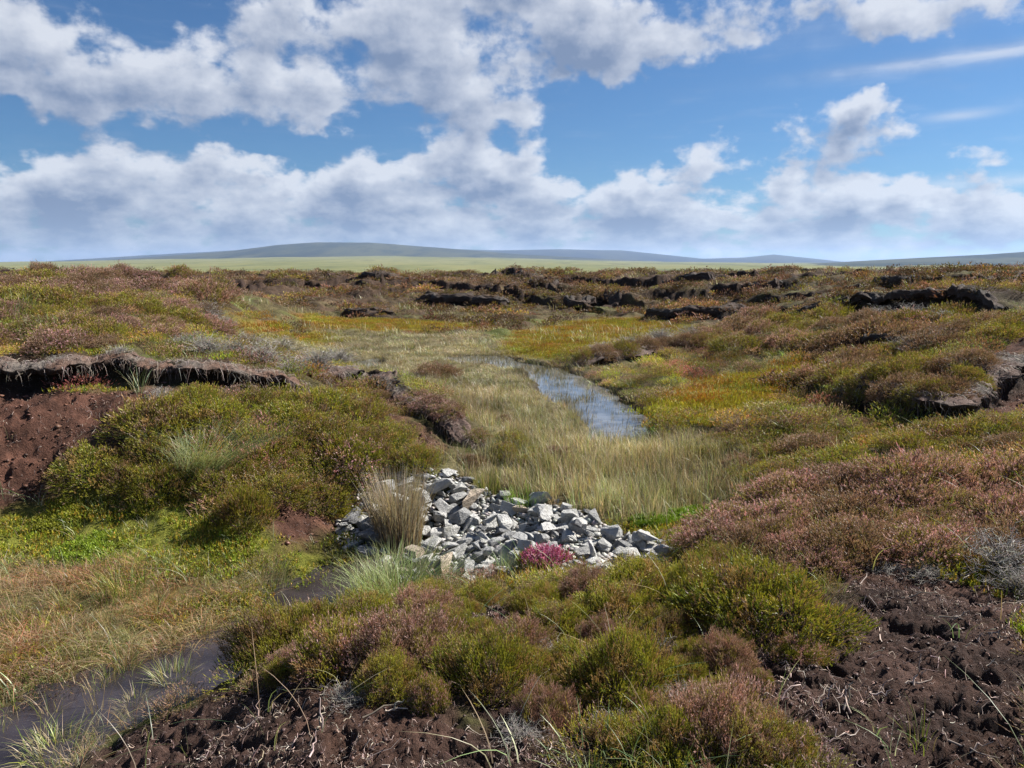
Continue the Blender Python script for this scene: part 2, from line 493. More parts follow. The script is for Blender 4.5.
def scarps(X, Y):
    """the eroded steps that run across the whole moor behind the flat"""
    rr = np.hypot(X, Y)
    m = (rr > 11) & (Y > 0)
    out = np.zeros(X.shape); face = np.zeros(X.shape)
    if not m.any(): return out, face
    x = X[m]; y = Y[m]; r = rr[m]
    area = np.maximum(sst(r, 25, 29), sst(x - .12 * y, 2.4, 4.2) * sst(r, 12.5, 24)) * (1 - sst(r, 95, 120))
    area = area * (1 - sst(-x - .42 * y, -1.2, .2) * (1 - sst(r, 22, 26)))
    t = np.log(np.maximum(r, 1)) * 6.5 + 1.0 * fbm(x * .10, y * .10, 401, 4, .55) + .16 * fbm(x * .9, y * .9, 411, 3)
    fr_ = t - np.floor(t)
    cell = np.floor(t)
    amp = sst(fbm(x * .11 + cell * 3.7, y * .05 + cell * 1.3, 421, 3), -.40, .10)
    size = np.clip(r / 30, .55, 1.6)
    prof = sst(fr_, 0, .075) * (1 - sst(fr_, .25, 1.0))
    v = .46 * size * area * amp * prof
    out[m] = v - .12 * size * area
    face[m] = area * amp * (sst(fr_, .0, .02) * (1 - sst(fr_, .07, .105)) + .7 * (sst(fr_, .93, 1.0)))
    return out, np.clip(face, 0, 1)


def ground(X, Y, detail=False):
    X = np.asarray(X, float); Y = np.asarray(Y, float)
    rr = np.hypot(X, Y)
    h = base_h(X, Y)
    ha, face = hag_add(X, Y)
    h = h + ha
    # general hummocks
    k = np.clip((rr - 2) / 20, 0, 1)
    h = h + fbm(X * .9, Y * .9, 3, 3) * (.035 + .03 * k) + np.abs(perlin(X * 1.1, Y * 1.1, 7)) * .16 * sst(rr, 5, 9) * (1 - sst(rr, 20, 30)) * (1 - zone('sedge', X, Y, .3)) * (1 - zone('gold', X, Y, .3)) * (1 - zone('pool', X, Y, .6, 0)) + np.where(rr > 18, fbm(X * .35, Y * .35, 5, 3) * .10 * sst(rr, 18, 40), 0)
    sc, _ = scarps(X, Y); h = h + sc
    ws = zone('stream', X, Y, .07, .06, 1)
    wp = zone('pool', X, Y, .05, .05, 2)
    h = h * (1 - ws) + np.minimum(h, -.07) * ws
    near_pool = (zone('pool', X, Y, .6, .0) > 0) & (wp < .5)
    h = np.where(near_pool, np.maximum(h, POOL_Z + .015), h)
    h = h * (1 - wp) + np.minimum(h, POOL_Z - .09) * wp
    if not detail: return h
    pe = np.maximum(zone('peat', X, Y, .12, .12), zone('red', X, Y, .12, .12))
    pe = np.maximum(pe, face)
    nearw = 1 - sst(rr, 9, 20)
    rough = fbm(X * 5, Y * 5, 21, 5, .62)
    rid = 1 - np.abs(perlin(X * 9 + .8 * rough, Y * 9, 31))
    hole = sst(perlin(X * 7.5 + 3, Y * 7.5, 51), .18, .55)
    cl = fbm(X * 30, Y * 30, 61, 3, .6)
    h = h + pe * nearw * (rough * .024 - hole * .036 + cl * .013 + (rid - .7) * .008)
    moss = np.maximum(zone('moss', X, Y), zone('gold', X, Y))
    h = h + moss * np.abs(perlin(X * 4, Y * 4, 71)) * .05 * nearw
    h = h + (1 - pe) * nearw * fbm(X * 11, Y * 11, 81, 3) * .016 * (1 - ws)
    h = np.where(rr > 15, h + fbm(X * 1.7, Y * 1.7, 83, 4, .6) * .09 * sst(rr, 15, 30), h)
    return h


# ------------------------------------------------------------------ materials
def new_mat(name):
    m = bpy.data.materials.new(name); m.use_nodes = True
    m.node_tree.nodes.clear()
    return m, NG(m.node_tree)


def out_surf(n, shader):
    o = n.node('ShaderNodeOutputMaterial'); n.t.links.new(shader, o.inputs[0])


def bump(n, h, strength, dist):
    b = n.node('ShaderNodeBump'); b.inputs['Strength'].default_value = strength; b.inputs['Distance'].default_value = dist
    n.put(b.inputs['Height'], h)
    return b.outputs[0]


def mat_leaf(name, trans=.35, gloss=.05, rough=.45):
    m, n = new_mat(name)
    a = n.node('ShaderNodeAttribute', attribute_name='Col')
    oi = n.node('ShaderNodeObjectInfo')
    tint = n.m('ADD', .85, n.m('MULTIPLY', oi.outputs['Random'], .30))
    c = n.vm('SCALE', a.outputs['Color'], scale=tint)
    d = n.node('ShaderNodeBsdfDiffuse'); n.put(d.inputs[0], c)
    t = n.node('ShaderNodeBsdfTranslucent'); n.put(t.inputs[0], n.mix(1.0, c, (1.15, 1.1, .7, 1), 'MULTIPLY'))
    ms = n.node('ShaderNodeMixShader'); ms.inputs[0].default_value = trans
    n.t.links.new(d.outputs[0], ms.inputs[1]); n.t.links.new(t.outputs[0], ms.inputs[2])
    gl = n.node('ShaderNodeBsdfGlossy'); gl.inputs['Roughness'].default_value = rough
    n.put(gl.inputs[0], (1, 1, 1, 1))
    m2 = n.node('ShaderNodeMixShader'); m2.inputs[0].default_value = gloss
    n.t.links.new(ms.outputs[0], m2.inputs[1]); n.t.links.new(gl.outputs[0], m2.inputs[2])
    out_surf(n, m2.outputs[0])
    return m


M_LEAF = mat_leaf('heather_leaf', .28, .015)
M_GRASS = mat_leaf('grass_blade', .32, .02, .4)
M_WOOD = mat_leaf('dry_stem', .0, .03, .5)


def mat_ground():
    m, n = new_mat('moor_soil_and_moss')
    a = n.node('ShaderNodeAttribute', attribute_name='Col')
    pk = n.node('ShaderNodeAttribute', attribute_name='peat')
    geo = n.node('ShaderNodeNewGeometry')
    pos = geo.outputs['Position']
    f1 = n.noise(pos, 14, 6, .65); f2 = n.noise(pos, 70, 5, .7); f3 = n.noise(pos, 2.2, 5, .6)
    k = n.m('ADD', n.m('MULTIPLY', n.m('SUBTRACT', f1, .5), 1.5), n.m('MULTIPLY', n.m('SUBTRACT', f2, .5), 1.6))
    k = n.m('ADD', k, n.m('MULTIPLY', n.m('SUBTRACT', f3, .5), .8))
    k = n.m('MAXIMUM', n.m('ADD', k, 1.0), .25)
    c = n.vm('SCALE', a.outputs['Color'], scale=k)
    # pale root fibres and grit on peat
    gr = n.ss(n.noise(n.vm('ADD', pos, n.vm('SCALE', n.node('ShaderNodeNewGeometry').outputs['Normal'], scale=.02)), 110, 4, .7, 1.5), .58, .68)
    c = n.mix(n.m('MULTIPLY', gr, n.m('MULTIPLY', pk.outputs['Fac'], .35)), c, (.24, .18, .14, 1))
    p = n.node('ShaderNodeBsdfPrincipled')
    n.put(p.inputs['Base Color'], c); p.inputs['Roughness'].default_value = .92
    p.inputs['Specular IOR Level'].default_value = .15
    hh = n.m('ADD', n.m('MULTIPLY', f1, .7), n.m('MULTIPLY', f2, .35))
    n.put(p.inputs['Normal'], bump(n, n.m('ADD', hh, n.m('MULTIPLY', n.noise(pos, 200, 3, .7), .25)), 1.0, .05))
    out_surf(n, p.outputs[0])
    return m


def mat_water(name, col, bs, bscale, rough=.04):
    m, n = new_mat(name)
    geo = n.node('ShaderNodeNewGeometry'); pos = geo.outputs['Position']
    p = n.node('ShaderNodeBsdfPrincipled')
    k = n.noise(pos, 3.0, 5, .6)
    c = n.mix(n.ss(k, .35, .65), tuple(v * .5 for v in col[:3]) + (1,), col)
    sp = n.ss(n.noise(pos, 90, 2, .5), .62, .7)
    c = n.mix(n.m('MULTIPLY', sp, .25), c, (.12, .11, .10, 1))
    n.put(p.inputs['Base Color'], c); p.inputs['Roughness'].default_value = rough
    p.inputs['IOR'].default_value = 1.40
    n.put(p.inputs['Normal'], bump(n, n.m('ADD', n.noise(pos, bscale, 4, .55), n.m('MULTIPLY', n.noise(pos, bscale * 5, 2, .5), .25)), bs, .02))
    out_surf(n, p.outputs[0])
    return m


def mat_peat_ledge():
    m, n = new_mat('fibrous_peat_edge')
    a = n.node('ShaderNodeAttribute', attribute_name='Col')
    geo = n.node('ShaderNodeNewGeometry'); pos = geo.outputs['Position']
    st = n.vm('MULTIPLY', pos, (1, 1, 4))
    f1 = n.noise(st, 22, 6, .7, .6); f2 = n.noise(st, 90, 4, .7)
    k = n.m('MAXIMUM', n.m('ADD', n.m('MULTIPLY', n.m('SUBTRACT', f1, .5), 3.0), n.m('ADD', n.m('MULTIPLY', n.m('SUBTRACT', f2, .5), 2.2), 1.0)), .15)
    p = n.node('ShaderNodeBsdfPrincipled'); n.put(p.inputs['Base Color'], n.vm('SCALE', a.outputs['Color'], scale=k))
    p.inputs['Roughness'].default_value = .9; p.inputs['Specular IOR Level'].default_value = .2
    n.put(p.inputs['Normal'], bump(n, n.m('ADD', f1, n.m('MULTIPLY', f2, .5)), .9, .03))
    out_surf(n, p.outputs[0])
    return m


def mat_stone(name, c0, c1):
    m, n = new_mat(name)
    tcn = n.node('ShaderNodeTexCoord'); oi = n.node('ShaderNodeObjectInfo')
    v = n.vm('ADD', tcn.outputs['Object'], n.vm('SCALE', (1, 1, 1), scale=n.m('MULTIPLY', oi.outputs['Random'], 40)))
    f1 = n.noise(v, 1.6, 6, .65); f2 = n.noise(v, 9, 5, .7); f3 = n.noise(v, 30, 3, .7)
    c = n.mix(n.ss(f1, .35, .65), c0 + (1,), c1 + (1,))
    c = n.vm('SCALE', c, scale=n.m('ADD', .66, n.m('ADD', n.m('MULTIPLY', f2, .55), n.m('MULTIPLY', oi.outputs['Random'], .40))))
    lich = n.ss(f2, .60, .68)
    c = n.mix(n.m('MULTIPLY', lich, .45), c, (.42, .43, .40, 1))
    dk = n.ss(f3, .60, .70)
    c = n.mix(n.m('MULTIPLY', dk, .5), c, (.06, .06, .06, 1))
    moss = n.ss(n.noise(v, 2.3, 5, .6), .57, .66)
    c = n.mix(n.m('MULTIPLY', moss, .35), c, (.16, .15, .08, 1))
    p = n.node('ShaderNodeBsdfPrincipled'); n.put(p.inputs['Base Color'], c)
    p.inputs['Roughness'].default_value = .85; p.inputs['Specular IOR Level'].default_value = .25
    n.put(p.inputs['Normal'], bump(n, n.m('ADD', f1, n.m('ADD', n.m('MULTIPLY', f2, .6), n.m('MULTIPLY', f3, .2))), .8, .12))
    out_surf(n, p.outputs[0])
    return m


# ------------------------------------------------------------------ mesh helpers
def make_mesh(name, V, F, C=None, mat=None, smooth=False, extra=None):
    """F: (n,3) or (n,4) int array"""
    me = bpy.data.meshes.new(name)
    V = np.asarray(V, np.float32); F = np.asarray(F, np.int32)
    k = F.shape[1]
    me.vertices.add(len(V)); me.vertices.foreach_set('co', V.ravel())
    me.loops.add(F.size); me.loops.foreach_set('vertex_index', F.ravel())
    me.polygons.add(len(F))
    me.polygons.foreach_set('loop_start', np.arange(0, F.size, k, dtype=np.int32))
    me.polygons.foreach_set('loop_total', np.full(len(F), k, np.int32))
    if smooth: me.polygons.foreach_set('use_smooth', np.ones(len(F), bool))
    me.update(calc_edges=True)
    if C is not None:
        at = me.color_attributes.new('Col', 'FLOAT_COLOR', 'POINT')
        c4 = np.ones((len(V), 4), np.float32); c4[:, :3] = np.clip(C, 0, 1)
        at.data.foreach_set('color', c4.ravel())
    for kx, val in (extra or {}).items():
        at = me.attributes.new(kx, 'FLOAT', 'POINT'); at.data.foreach_set('value', np.asarray(val, np.float32))
    if mat: me.materials.append(mat)
    return me


def link(name, me, parent=None, loc=None, rot=None, scale=None):
    o = bpy.data.objects.new(name, me); COL.objects.link(o)
    if parent: o.parent = parent
    if loc is not None: o.location = loc
    if rot is not None: o.rotation_euler = rot
    if scale is not None: o.scale = scale
    return o


def tag(o, label=None, cat=None, group=None, kind=None):
    if label: o['label'] = label
    if cat: o['category'] = cat
    if group: o['group'] = group
    if kind: o['kind'] = kind
    return o


class Geo:
    def __init__(s): s.V = []; s.F = []; s.C = []; s.n = 0
    def add(s, V, F, C):
        s.V.append(V); s.F.append(F + s.n); s.C.append(C); s.n += len(V)
    def arrays(s):
        return np.concatenate(s.V), np.concatenate(s.F), np.concatenate(s.C)
    def mesh(s, name, mat):
        V, F, C = s.arrays(); return make_mesh(name, V, F, C, mat)


def ribbons(base, ang, h, bend, width, col, tip, segs=3, droop=0.0, twist=None):
    """curved tapering blades, all arrays of length n"""
    n = len(h)
    base = np.asarray(base); dh = np.stack([np.cos(ang), np.sin(ang)], 1)
    tw = ang + math.pi / 2 if twist is None else ang + math.pi / 2 + twist
    wv = np.stack([np.cos(tw), np.sin(tw), np.zeros(n)], 1)
    V = np.zeros((n, 2 * segs + 1, 3)); C = np.zeros((n, 2 * segs + 1, 3))
    for i in range(segs + 1):
        t = i / segs
        up = h * (t - (.35 * np.minimum(bend, 1.3) + droop) * t * t)
        out = h * bend * (t ** 1.7)
        c = base + np.concatenate([dh * out[:, None], up[:, None]], 1)
        cc = col * (1 - t) + tip * t
        if i < segs:
            wd = (width * (1 - t * .75))[:, None] * .5
            V[:, 2 * i] = c - wv * wd; V[:, 2 * i + 1] = c + wv * wd
            C[:, 2 * i] = cc; C[:, 2 * i + 1] = cc
        else:
            V[:, 2 * i] = c; C[:, 2 * i] = cc
    fl = []
    for i in range(segs - 1):
        a = 2 * i
        fl += [(a, a + 1, a + 3), (a, a + 3, a + 2)]
    a = 2 * (segs - 1); fl.append((a, a + 1, a + 2))
    fl = np.array(fl)
    F = (np.arange(n) * (2 * segs + 1))[:, None, None] + fl[None]
    return V.reshape(-1, 3), F.reshape(-1, 3), C.reshape(-1, 3)


def sprigs(base, d, h, r, col, tip, leaves=8):
    """heather shoots: a spiral of short leaflets up each axis"""
    n = len(h)
    d = d / np.linalg.norm(d, axis=1, keepdims=True)
    ref = np.where(np.abs(d[:, 2:3]) < .9, np.array([[0, 0, 1.]]), np.array([[1., 0, 0]]))
    u = np.cross(d, ref); u /= np.linalg.norm(u, axis=1, keepdims=True); v = np.cross(d, u)
    ph = rng.uniform(0, 6.28, n)
    V = np.zeros((n, leaves, 3, 3)); C = np.zeros((n, leaves, 3, 3))
    for i in range(leaves):
        t = (i + .3) / leaves
        a = ph + i * 2.4
        o = u * np.cos(a)[:, None] + v * np.sin(a)[:, None]
        s = -u * np.sin(a)[:, None] + v * np.cos(a)[:, None]
        p = base + d * (h * t)[:, None]
        rr = (r * (1.15 - .55 * t))[:, None]
        ln = (h / leaves * 1.9)[:, None]
        V[:, i, 0] = p - s * rr * .55
        V[:, i, 1] = p + s * rr * .55
        V[:, i, 2] = p + o * rr + d * ln
        cc = col * (1 - t) + tip * t
        C[:, i, :] = cc[:, None, :]
    F = np.arange(n * leaves * 3).reshape(-1, 3)
    return V.reshape(-1, 3), F, C.reshape(-1, 3)


def tubes(paths, rad, col, sides=3):
    """paths (n,k,3), rad (n,) -> tapered tubes"""
    n, k, _ = paths.shape
    V = np.zeros((n, k, sides, 3))
    for i in range(k):
        a = paths[:, min(i + 1, k - 1)] - paths[:, max(i - 1, 0)]
        a /= np.linalg.norm(a, axis=1, keepdims=True) + 1e-9
        ref = np.where(np.abs(a[:, 2:3]) < .8, np.array([[0, 0, 1.]]), np.array([[1., 0, 0]]))
        u = np.cross(a, ref); u /= np.linalg.norm(u, axis=1, keepdims=True) + 1e-9; v = np.cross(a, u)
        r_ = (rad * (1 - .65 * i / (k - 1)))[:, None]
        for s in range(sides):
            th = s * 2 * math.pi / sides
            V[:, i, s] = paths[:, i] + (u * math.cos(th) + v * math.sin(th)) * r_
    fl = []
    for i in range(k - 1):
        for s in range(sides):
            a = i * sides + s; b = i * sides + (s + 1) % sides
            fl += [(a, b, b + sides), (a, b + sides, a + sides)]
    F = (np.arange(n) * k * sides)[:, None, None] + np.array(fl)[None]
    C = np.repeat(col, k * sides, axis=0)
    return V.reshape(-1, 3), F.reshape(-1, 3), C


def vary(c, n, amt=.25, hue=.08):
    c = np.array(c)[None]
    k = np.exp(rng.normal(0, amt, (n, 1)))
    return c * k * np.exp(rng.normal(0, hue, (n, 3)))


def pick(cols, wts, n, amt=.22):
    cols = np.array(cols); w_ = np.array(wts, float); w_ /= w_.sum()
    i = rng.choice(len(cols), n, p=w_)
    return cols[i] * np.exp(rng.normal(0, amt, (n, 1))) * np.exp(rng.normal(0, .06, (n, 3)))


def join(name, protos, which, loc, rotz, scale, mat, tint=None, kind='stuff', tilt=None):
    """one mesh of many transformed copies; protos: list of (V,F,C)"""
    g_ = Geo()
    for k, (V, F, C) in enumerate(protos):
        idx = np.nonzero(which == k)[0]
        if not len(idx): continue
        c = np.cos(rotz[idx])[:, None]; s = np.sin(rotz[idx])[:, None]
        S = scale[idx]
        x = V[None, :, 0] * S[:, 0:1]; y = V[None, :, 1] * S[:, 1:2]; z = V[None, :, 2] * S[:, 2:3]
        P_ = np.stack([x * c - y * s, x * s + y * c, z], 2)
        if tilt is not None:
            P_[:, :, 2] += P_[:, :, 0] * tilt[idx, 0:1] + P_[:, :, 1] * tilt[idx, 1:2]
        P_ = P_ + loc[idx][:, None, :]
        Fi = F[None] + (np.arange(len(idx)) * len(V))[:, None, None]
        Ci = np.broadcast_to(C[None], (len(idx),) + C.shape)
        if tint is not None: Ci = Ci * tint[idx][:, None, :]
        g_.add(P_.reshape(-1, 3), Fi.reshape(-1, 3), np.clip(Ci.reshape(-1, 3), 0, 1))
    o = link(name, g_.mesh(name, mat))
    if kind: o['kind'] = kind
    return o


# ------------------------------------------------------------------ colours (base colours)
PEAT = np.array([.047, .027, .021]); PEATRED = np.array([.085, .040, .027])
SOILG = np.array([.085, .070, .030])


def ground_colour(X, Y):
    rr = np.hypot(X, Y)
    n1 = fbm(X * 1.3, Y * 1.3, 101, 4)[:, None]; n2 = fbm(X * .5, Y * .5, 111, 4)[:, None]
    c = SOILG * (1 + .5 * n1)
    c = c + (np.array([.085, .095, .025]) - c) * sst(n2, -.1, .5)
    brown = np.array([.075, .045, .028])
    c = c + (brown - c) * sst(fbm(X * .8, Y * .8, 121, 3)[:, None], .05, .5) * .8
    farm = sst(rr, 18, 34)[:, None]
    farc = np.array([.060, .038, .024]) * (1 + .6 * fbm(X * .7, Y * .7, 131, 4)[:, None])
    c = c * (1 - farm) + farc * farm
    z = lambda k, **q: zone(k, X, Y, **q)[:, None]
    sg = z('sedge'); c = c * (1 - sg) + np.array([.13, .11, .055]) * (1 + .3 * n1) * sg
    lb = np.maximum(0, 1 - np.abs(np.hypot(X, Y) - 4.5) / 3)[:, None] * (X < -.8)[:, None] * sg; c = c * (1 - lb * .7) + np.array([.14, .135, .03]) * lb * .7
    ms = z('moss'); c = c * (1 - ms) + (np.array([.14, .145, .022]) * (1 + .4 * n1)) * ms
    yel = sst(fbm(X * 1.2, Y * 1.2, 141, 3)[:, None], -.25, .35)
    gcol = np.array([.20, .085, .018]) * (1 - yel) + np.array([.23, .19, .02]) * yel
    gd = z('gold'); c = c * (1 - gd * .85) + gcol * gd * .85
    pe = z('peat'); pv = PEAT * (1.1 + .55 * fbm(X * 3, Y * 3, 151, 4)[:, None] + .0)
    pv = pv * (1 - .0) + np.array([.018, .008, .004]) * sst(fbm(X * 1.1, Y * 1.1, 155, 3)[:, None], -.1, .5)
    c = c * (1 - pe) + pv * pe
    rd = z('red'); rv = PEATRED * (1 + .6 * fbm(X * 4, Y * 4, 161, 4)[:, None])
    c = c * (1 - rd) + rv * rd
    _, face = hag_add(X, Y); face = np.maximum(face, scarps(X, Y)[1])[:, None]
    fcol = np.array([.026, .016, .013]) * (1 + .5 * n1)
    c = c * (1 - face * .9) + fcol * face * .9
    wet = np.maximum(z('stream', soft=.1), z('pool', soft=.1))
    c = c * (1 - wet) + np.array([.035, .026, .020]) * wet
    return np.clip(c, .004, .6), np.maximum(pe, np.maximum(rd * .6, face * .5))[:, 0]


# ------------------------------------------------------------------ setting
def build_ground():
    ang = np.concatenate([np.linspace(-math.pi, -.93, 50)[:-1], np.linspace(-.93, .93, 1000), np.linspace(.93, math.pi, 50)[1:]])
    r = np.concatenate([np.linspace(.3, 4.4, 40)[:-1], np.exp(np.linspace(math.log(4.4), math.log(230), 1450))])
    A, Rr = np.meshgrid(ang, r)
    X = CEN[0] + np.sin(A) * Rr; Y = CEN[1] + np.cos(A) * Rr
    x = X.ravel(); y = Y.ravel()
    Z = np.empty(x.size); C = np.empty((x.size, 3)); pk = np.empty(x.size)
    st = 150000
    for i in range(0, x.size, st):
        Z[i:i + st] = ground(x[i:i + st], y[i:i + st], True)
        C[i:i + st], pk[i:i + st] = ground_colour(x[i:i + st], y[i:i + st])
    nr, na = X.shape
    idx = np.arange(nr * na).reshape(nr, na)
    F = np.stack([idx[:-1, :-1], idx[:-1, 1:], idx[1:, 1:], idx[1:, :-1]], 2).reshape(-1, 4)[:, ::-1]
    me = make_mesh('ground', np.stack([x, y, Z], 1), F, C, mat_ground(), True, {'peat': pk})
    o = link('ground', me); o['kind'] = 'structure'


def mat_far(name, cols, scale, rough=.95):
    m, n = new_mat(name)
    geo = n.node('ShaderNodeNewGeometry'); pos = n.vm('MULTIPLY', geo.outputs['Position'], (1, .35, 1))
    f = n.noise(pos, scale, 8, .62, .5); f2 = n.noise(pos, scale * 6, 6, .65)
    k = n.m('ADD', n.m('MULTIPLY', f, .7), n.m('MULTIPLY', f2, .3))
    cr = n.node('ShaderNodeValToRGB'); n.put(cr.inputs[0], k)
    e = cr.color_ramp.elements
    e[0].position = .36; e[0].color = cols[0] + (1,)
    e[1].position = .66; e[1].color = cols[-1] + (1,)
    for i, c in enumerate(cols[1:-1]):
        q = e.new(.36 + .30 * (i + 1) / (len(cols) - 1)); q.color = c + (1,)
    p = n.node('ShaderNodeBsdfDiffuse'); n.put(p.inputs[0], cr.outputs[0])
    out_surf(n, p.outputs[0])
    return m


def sheet(name, xs, ys, zf, mat):
    X, Y = np.meshgrid(xs, ys)
    Z = zf(X, Y)
    nr, na = X.shape; idx = np.arange(nr * na).reshape(nr, na)
    F = np.stack([idx[:-1, :-1], idx[:-1, 1:], idx[1:, 1:], idx[1:, :-1]], 2).reshape(-1, 4)
    o = link(name, make_mesh(name, np.stack([X.ravel(), Y.ravel(), Z.ravel()], 1), F, None, mat, True))
    o['kind'] = 'structure'
    return o


def row_z(py, Y):
    d = px_dir(512, py); return EYE + d[2] / d[1] * Y


def build_far():
    # valley plain: falls away behind the moor edge and rises gently to the hill feet
    def zp(X, Y):
        rr = np.hypot(X, Y)
        yy = np.maximum(rr, 1)
        z0 = -11 + 0 * X
        z = np.where(rr < 600, -11 + 2.0 * sst(rr, 250, 600), 0)
        t = sst(rr, 300, 5200)
        aa_ = np.arctan2(X, Y)
        z = -9.5 + t * (14 + 44 * np.exp(-((aa_ + .17) / .30) ** 2)) + np.minimum(0, 0 * X)
        z = np.where(rr < 320, -12 + 2.5 * sst(rr, 200, 320), z)
        return z + fbm(X / 400, Y / 400, 201, 4) * 4 * sst(rr, 500, 1800)
    xs = np.sinh(np.linspace(-7.2, 7.2, 240)) * 14; ys = np.sinh(np.linspace(-6.5, 7.35, 260)) * 14
    sheet('valley_plain', xs, ys, zp, mat_far('valley_grassland', [(.075, .08, .035), (.13, .135, .055), (.17, .165, .07), (.085, .09, .042)], .004))
    # hills: skyline rows from the photograph at their own distances
    def ridge(name, D, depth, prof, mat, seed):
        px_ = np.array([p[0] for p in prof], float); py_ = np.array([p[1] for p in prof], float)
        az_ = (px_ - 512) / FPX
        def zf(X, Y):
            a = X / np.maximum(Y, 1)
            row = np.interp(a, az_, py_)
            top = EYE + (264.0 - row) / FPX * D * 1.012
            t = (Y - (D - depth)) / depth
            shape = np.where(t < 1, sst(t, 0, 1.0) ** .8, 1 - .4 * sst(t, 1, 2))
            return -6 + (top + 6) * shape + fbm(X / 700, Y / 700, seed, 5) * .018 * np.maximum(top, 10) * sst(t, 0.1, .6)
        return sheet(name, np.linspace(-1.25 * D, 1.25 * D, 520), np.linspace(D - depth, D + depth * .6, 90), zf, mat)
    mh = mat_far('far_hill_moor', [(.010, .014, .020), (.016, .021, .024), (.034, .038, .030), (.014, .018, .021)], .0016)  # dark moor tones, deepened and blued by cloud shadow painted into the colour
    mh2 = mat_far('near_hill_moor', [(.018, .023, .024), (.028, .035, .028), (.060, .064, .040), (.022, .028, .026)], .0022)  # moor tones with the same painted cloud shadow, a little greener
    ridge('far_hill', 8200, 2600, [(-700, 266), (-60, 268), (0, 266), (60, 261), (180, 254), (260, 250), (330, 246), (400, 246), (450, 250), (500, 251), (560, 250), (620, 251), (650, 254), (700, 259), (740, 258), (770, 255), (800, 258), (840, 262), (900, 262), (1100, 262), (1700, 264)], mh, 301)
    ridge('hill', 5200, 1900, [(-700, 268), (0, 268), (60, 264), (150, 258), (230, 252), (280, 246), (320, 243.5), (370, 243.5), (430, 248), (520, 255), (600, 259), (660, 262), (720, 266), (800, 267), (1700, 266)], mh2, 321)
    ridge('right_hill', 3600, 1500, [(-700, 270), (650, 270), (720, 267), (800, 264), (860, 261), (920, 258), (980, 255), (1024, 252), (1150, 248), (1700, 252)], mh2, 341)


def water_sheet(name, polys, z, mat, pad):
    g_V = []; g_F = []; n0 = 0
    P = np.concatenate(polys)
    x0, y0 = P.min(0) - pad; x1, y1 = P.max(0) + pad
    g_V = np.array([(x0, y0, z), (x1, y0, z), (x1, y1, z), (x0, y1, z)]); g_F = np.array([(0, 1, 2, 3)])
    return g_V, g_F


def build_water():
    for nm, key, z, mat in (('pool_water', 'pool', POOL_Z, mat_water('pool_surface', (.16, .165, .17, 1), .045, 8, .04)),
                            ('stream_water', 'stream', 0.0, mat_water('stream_surface', (.040, .033, .036, 1), .10, 14, .04))):
        P = np.concatenate(POLYW[key]); pad = .35
        x0, y0 = P.min(0) - pad; x1, y1 = P.max(0) + pad
        xs = np.arange(x0, x1, .06); ys = np.arange(y0, y1, .06)
        X, Y = np.meshgrid(xs, ys)
        keep = zone(key, X, Y, .3, 0) > .02
        idx = np.arange(X.size).reshape(X.shape)
        q = keep[:-1, :-1]
        F = np.stack([idx[:-1, :-1][q], idx[:-1, 1:][q], idx[1:, 1:][q], idx[1:, :-1][q]], 1)
        used, inv = np.unique(F.ravel(), return_inverse=True)
        V = np.stack([X.ravel()[used], Y.ravel()[used], np.full(len(used), z)], 1)
        o = link(nm, make_mesh(nm, V, inv.reshape(-1, 4), None, mat, True)); o['kind'] = 'structure'


# ------------------------------------------------------------------ plants: prototypes
GREEN = [(.13, .15, .018), (.19, .18, .02), (.10, .13, .02), (.21, .15, .035)]
TIPSG = [(.30, .29, .035), (.36, .30, .045), (.22, .24, .03), (.38, .23, .10)]
OLIVE = [(.12, .11, .020), (.16, .12, .028), (.08, .075, .020), (.14, .080, .032)]
BROWN = [(.13, .075, .040), (.17, .10, .055), (.10, .06, .035), (.12, .10, .035)]
TIPSB = [(.30, .17, .12), (.34, .22, .16), (.22, .18, .07), (.34, .20, .18)]
PINK = [(.46, .22, .27), (.52, .32, .34), (.42, .26, .24), (.34, .19, .14)]
GREY = [(.20, .18, .16), (.27, .25, .22), (.14, .12, .11)]
PAL = dict(green=(GREEN, TIPSG, [5, 4, 3, 1]), olive=(OLIVE, TIPSG, [4, 3, 3, 2]), brown=(BROWN, TIPSB, [4, 3, 3, 3]),
           pinkish=(BROWN[:2] + OLIVE[:2], [(.48, .25, .22), (.52, .32, .30)] + PINK[2:3] + [(.30, .27, .06)], [3, 3, 3, 2]))


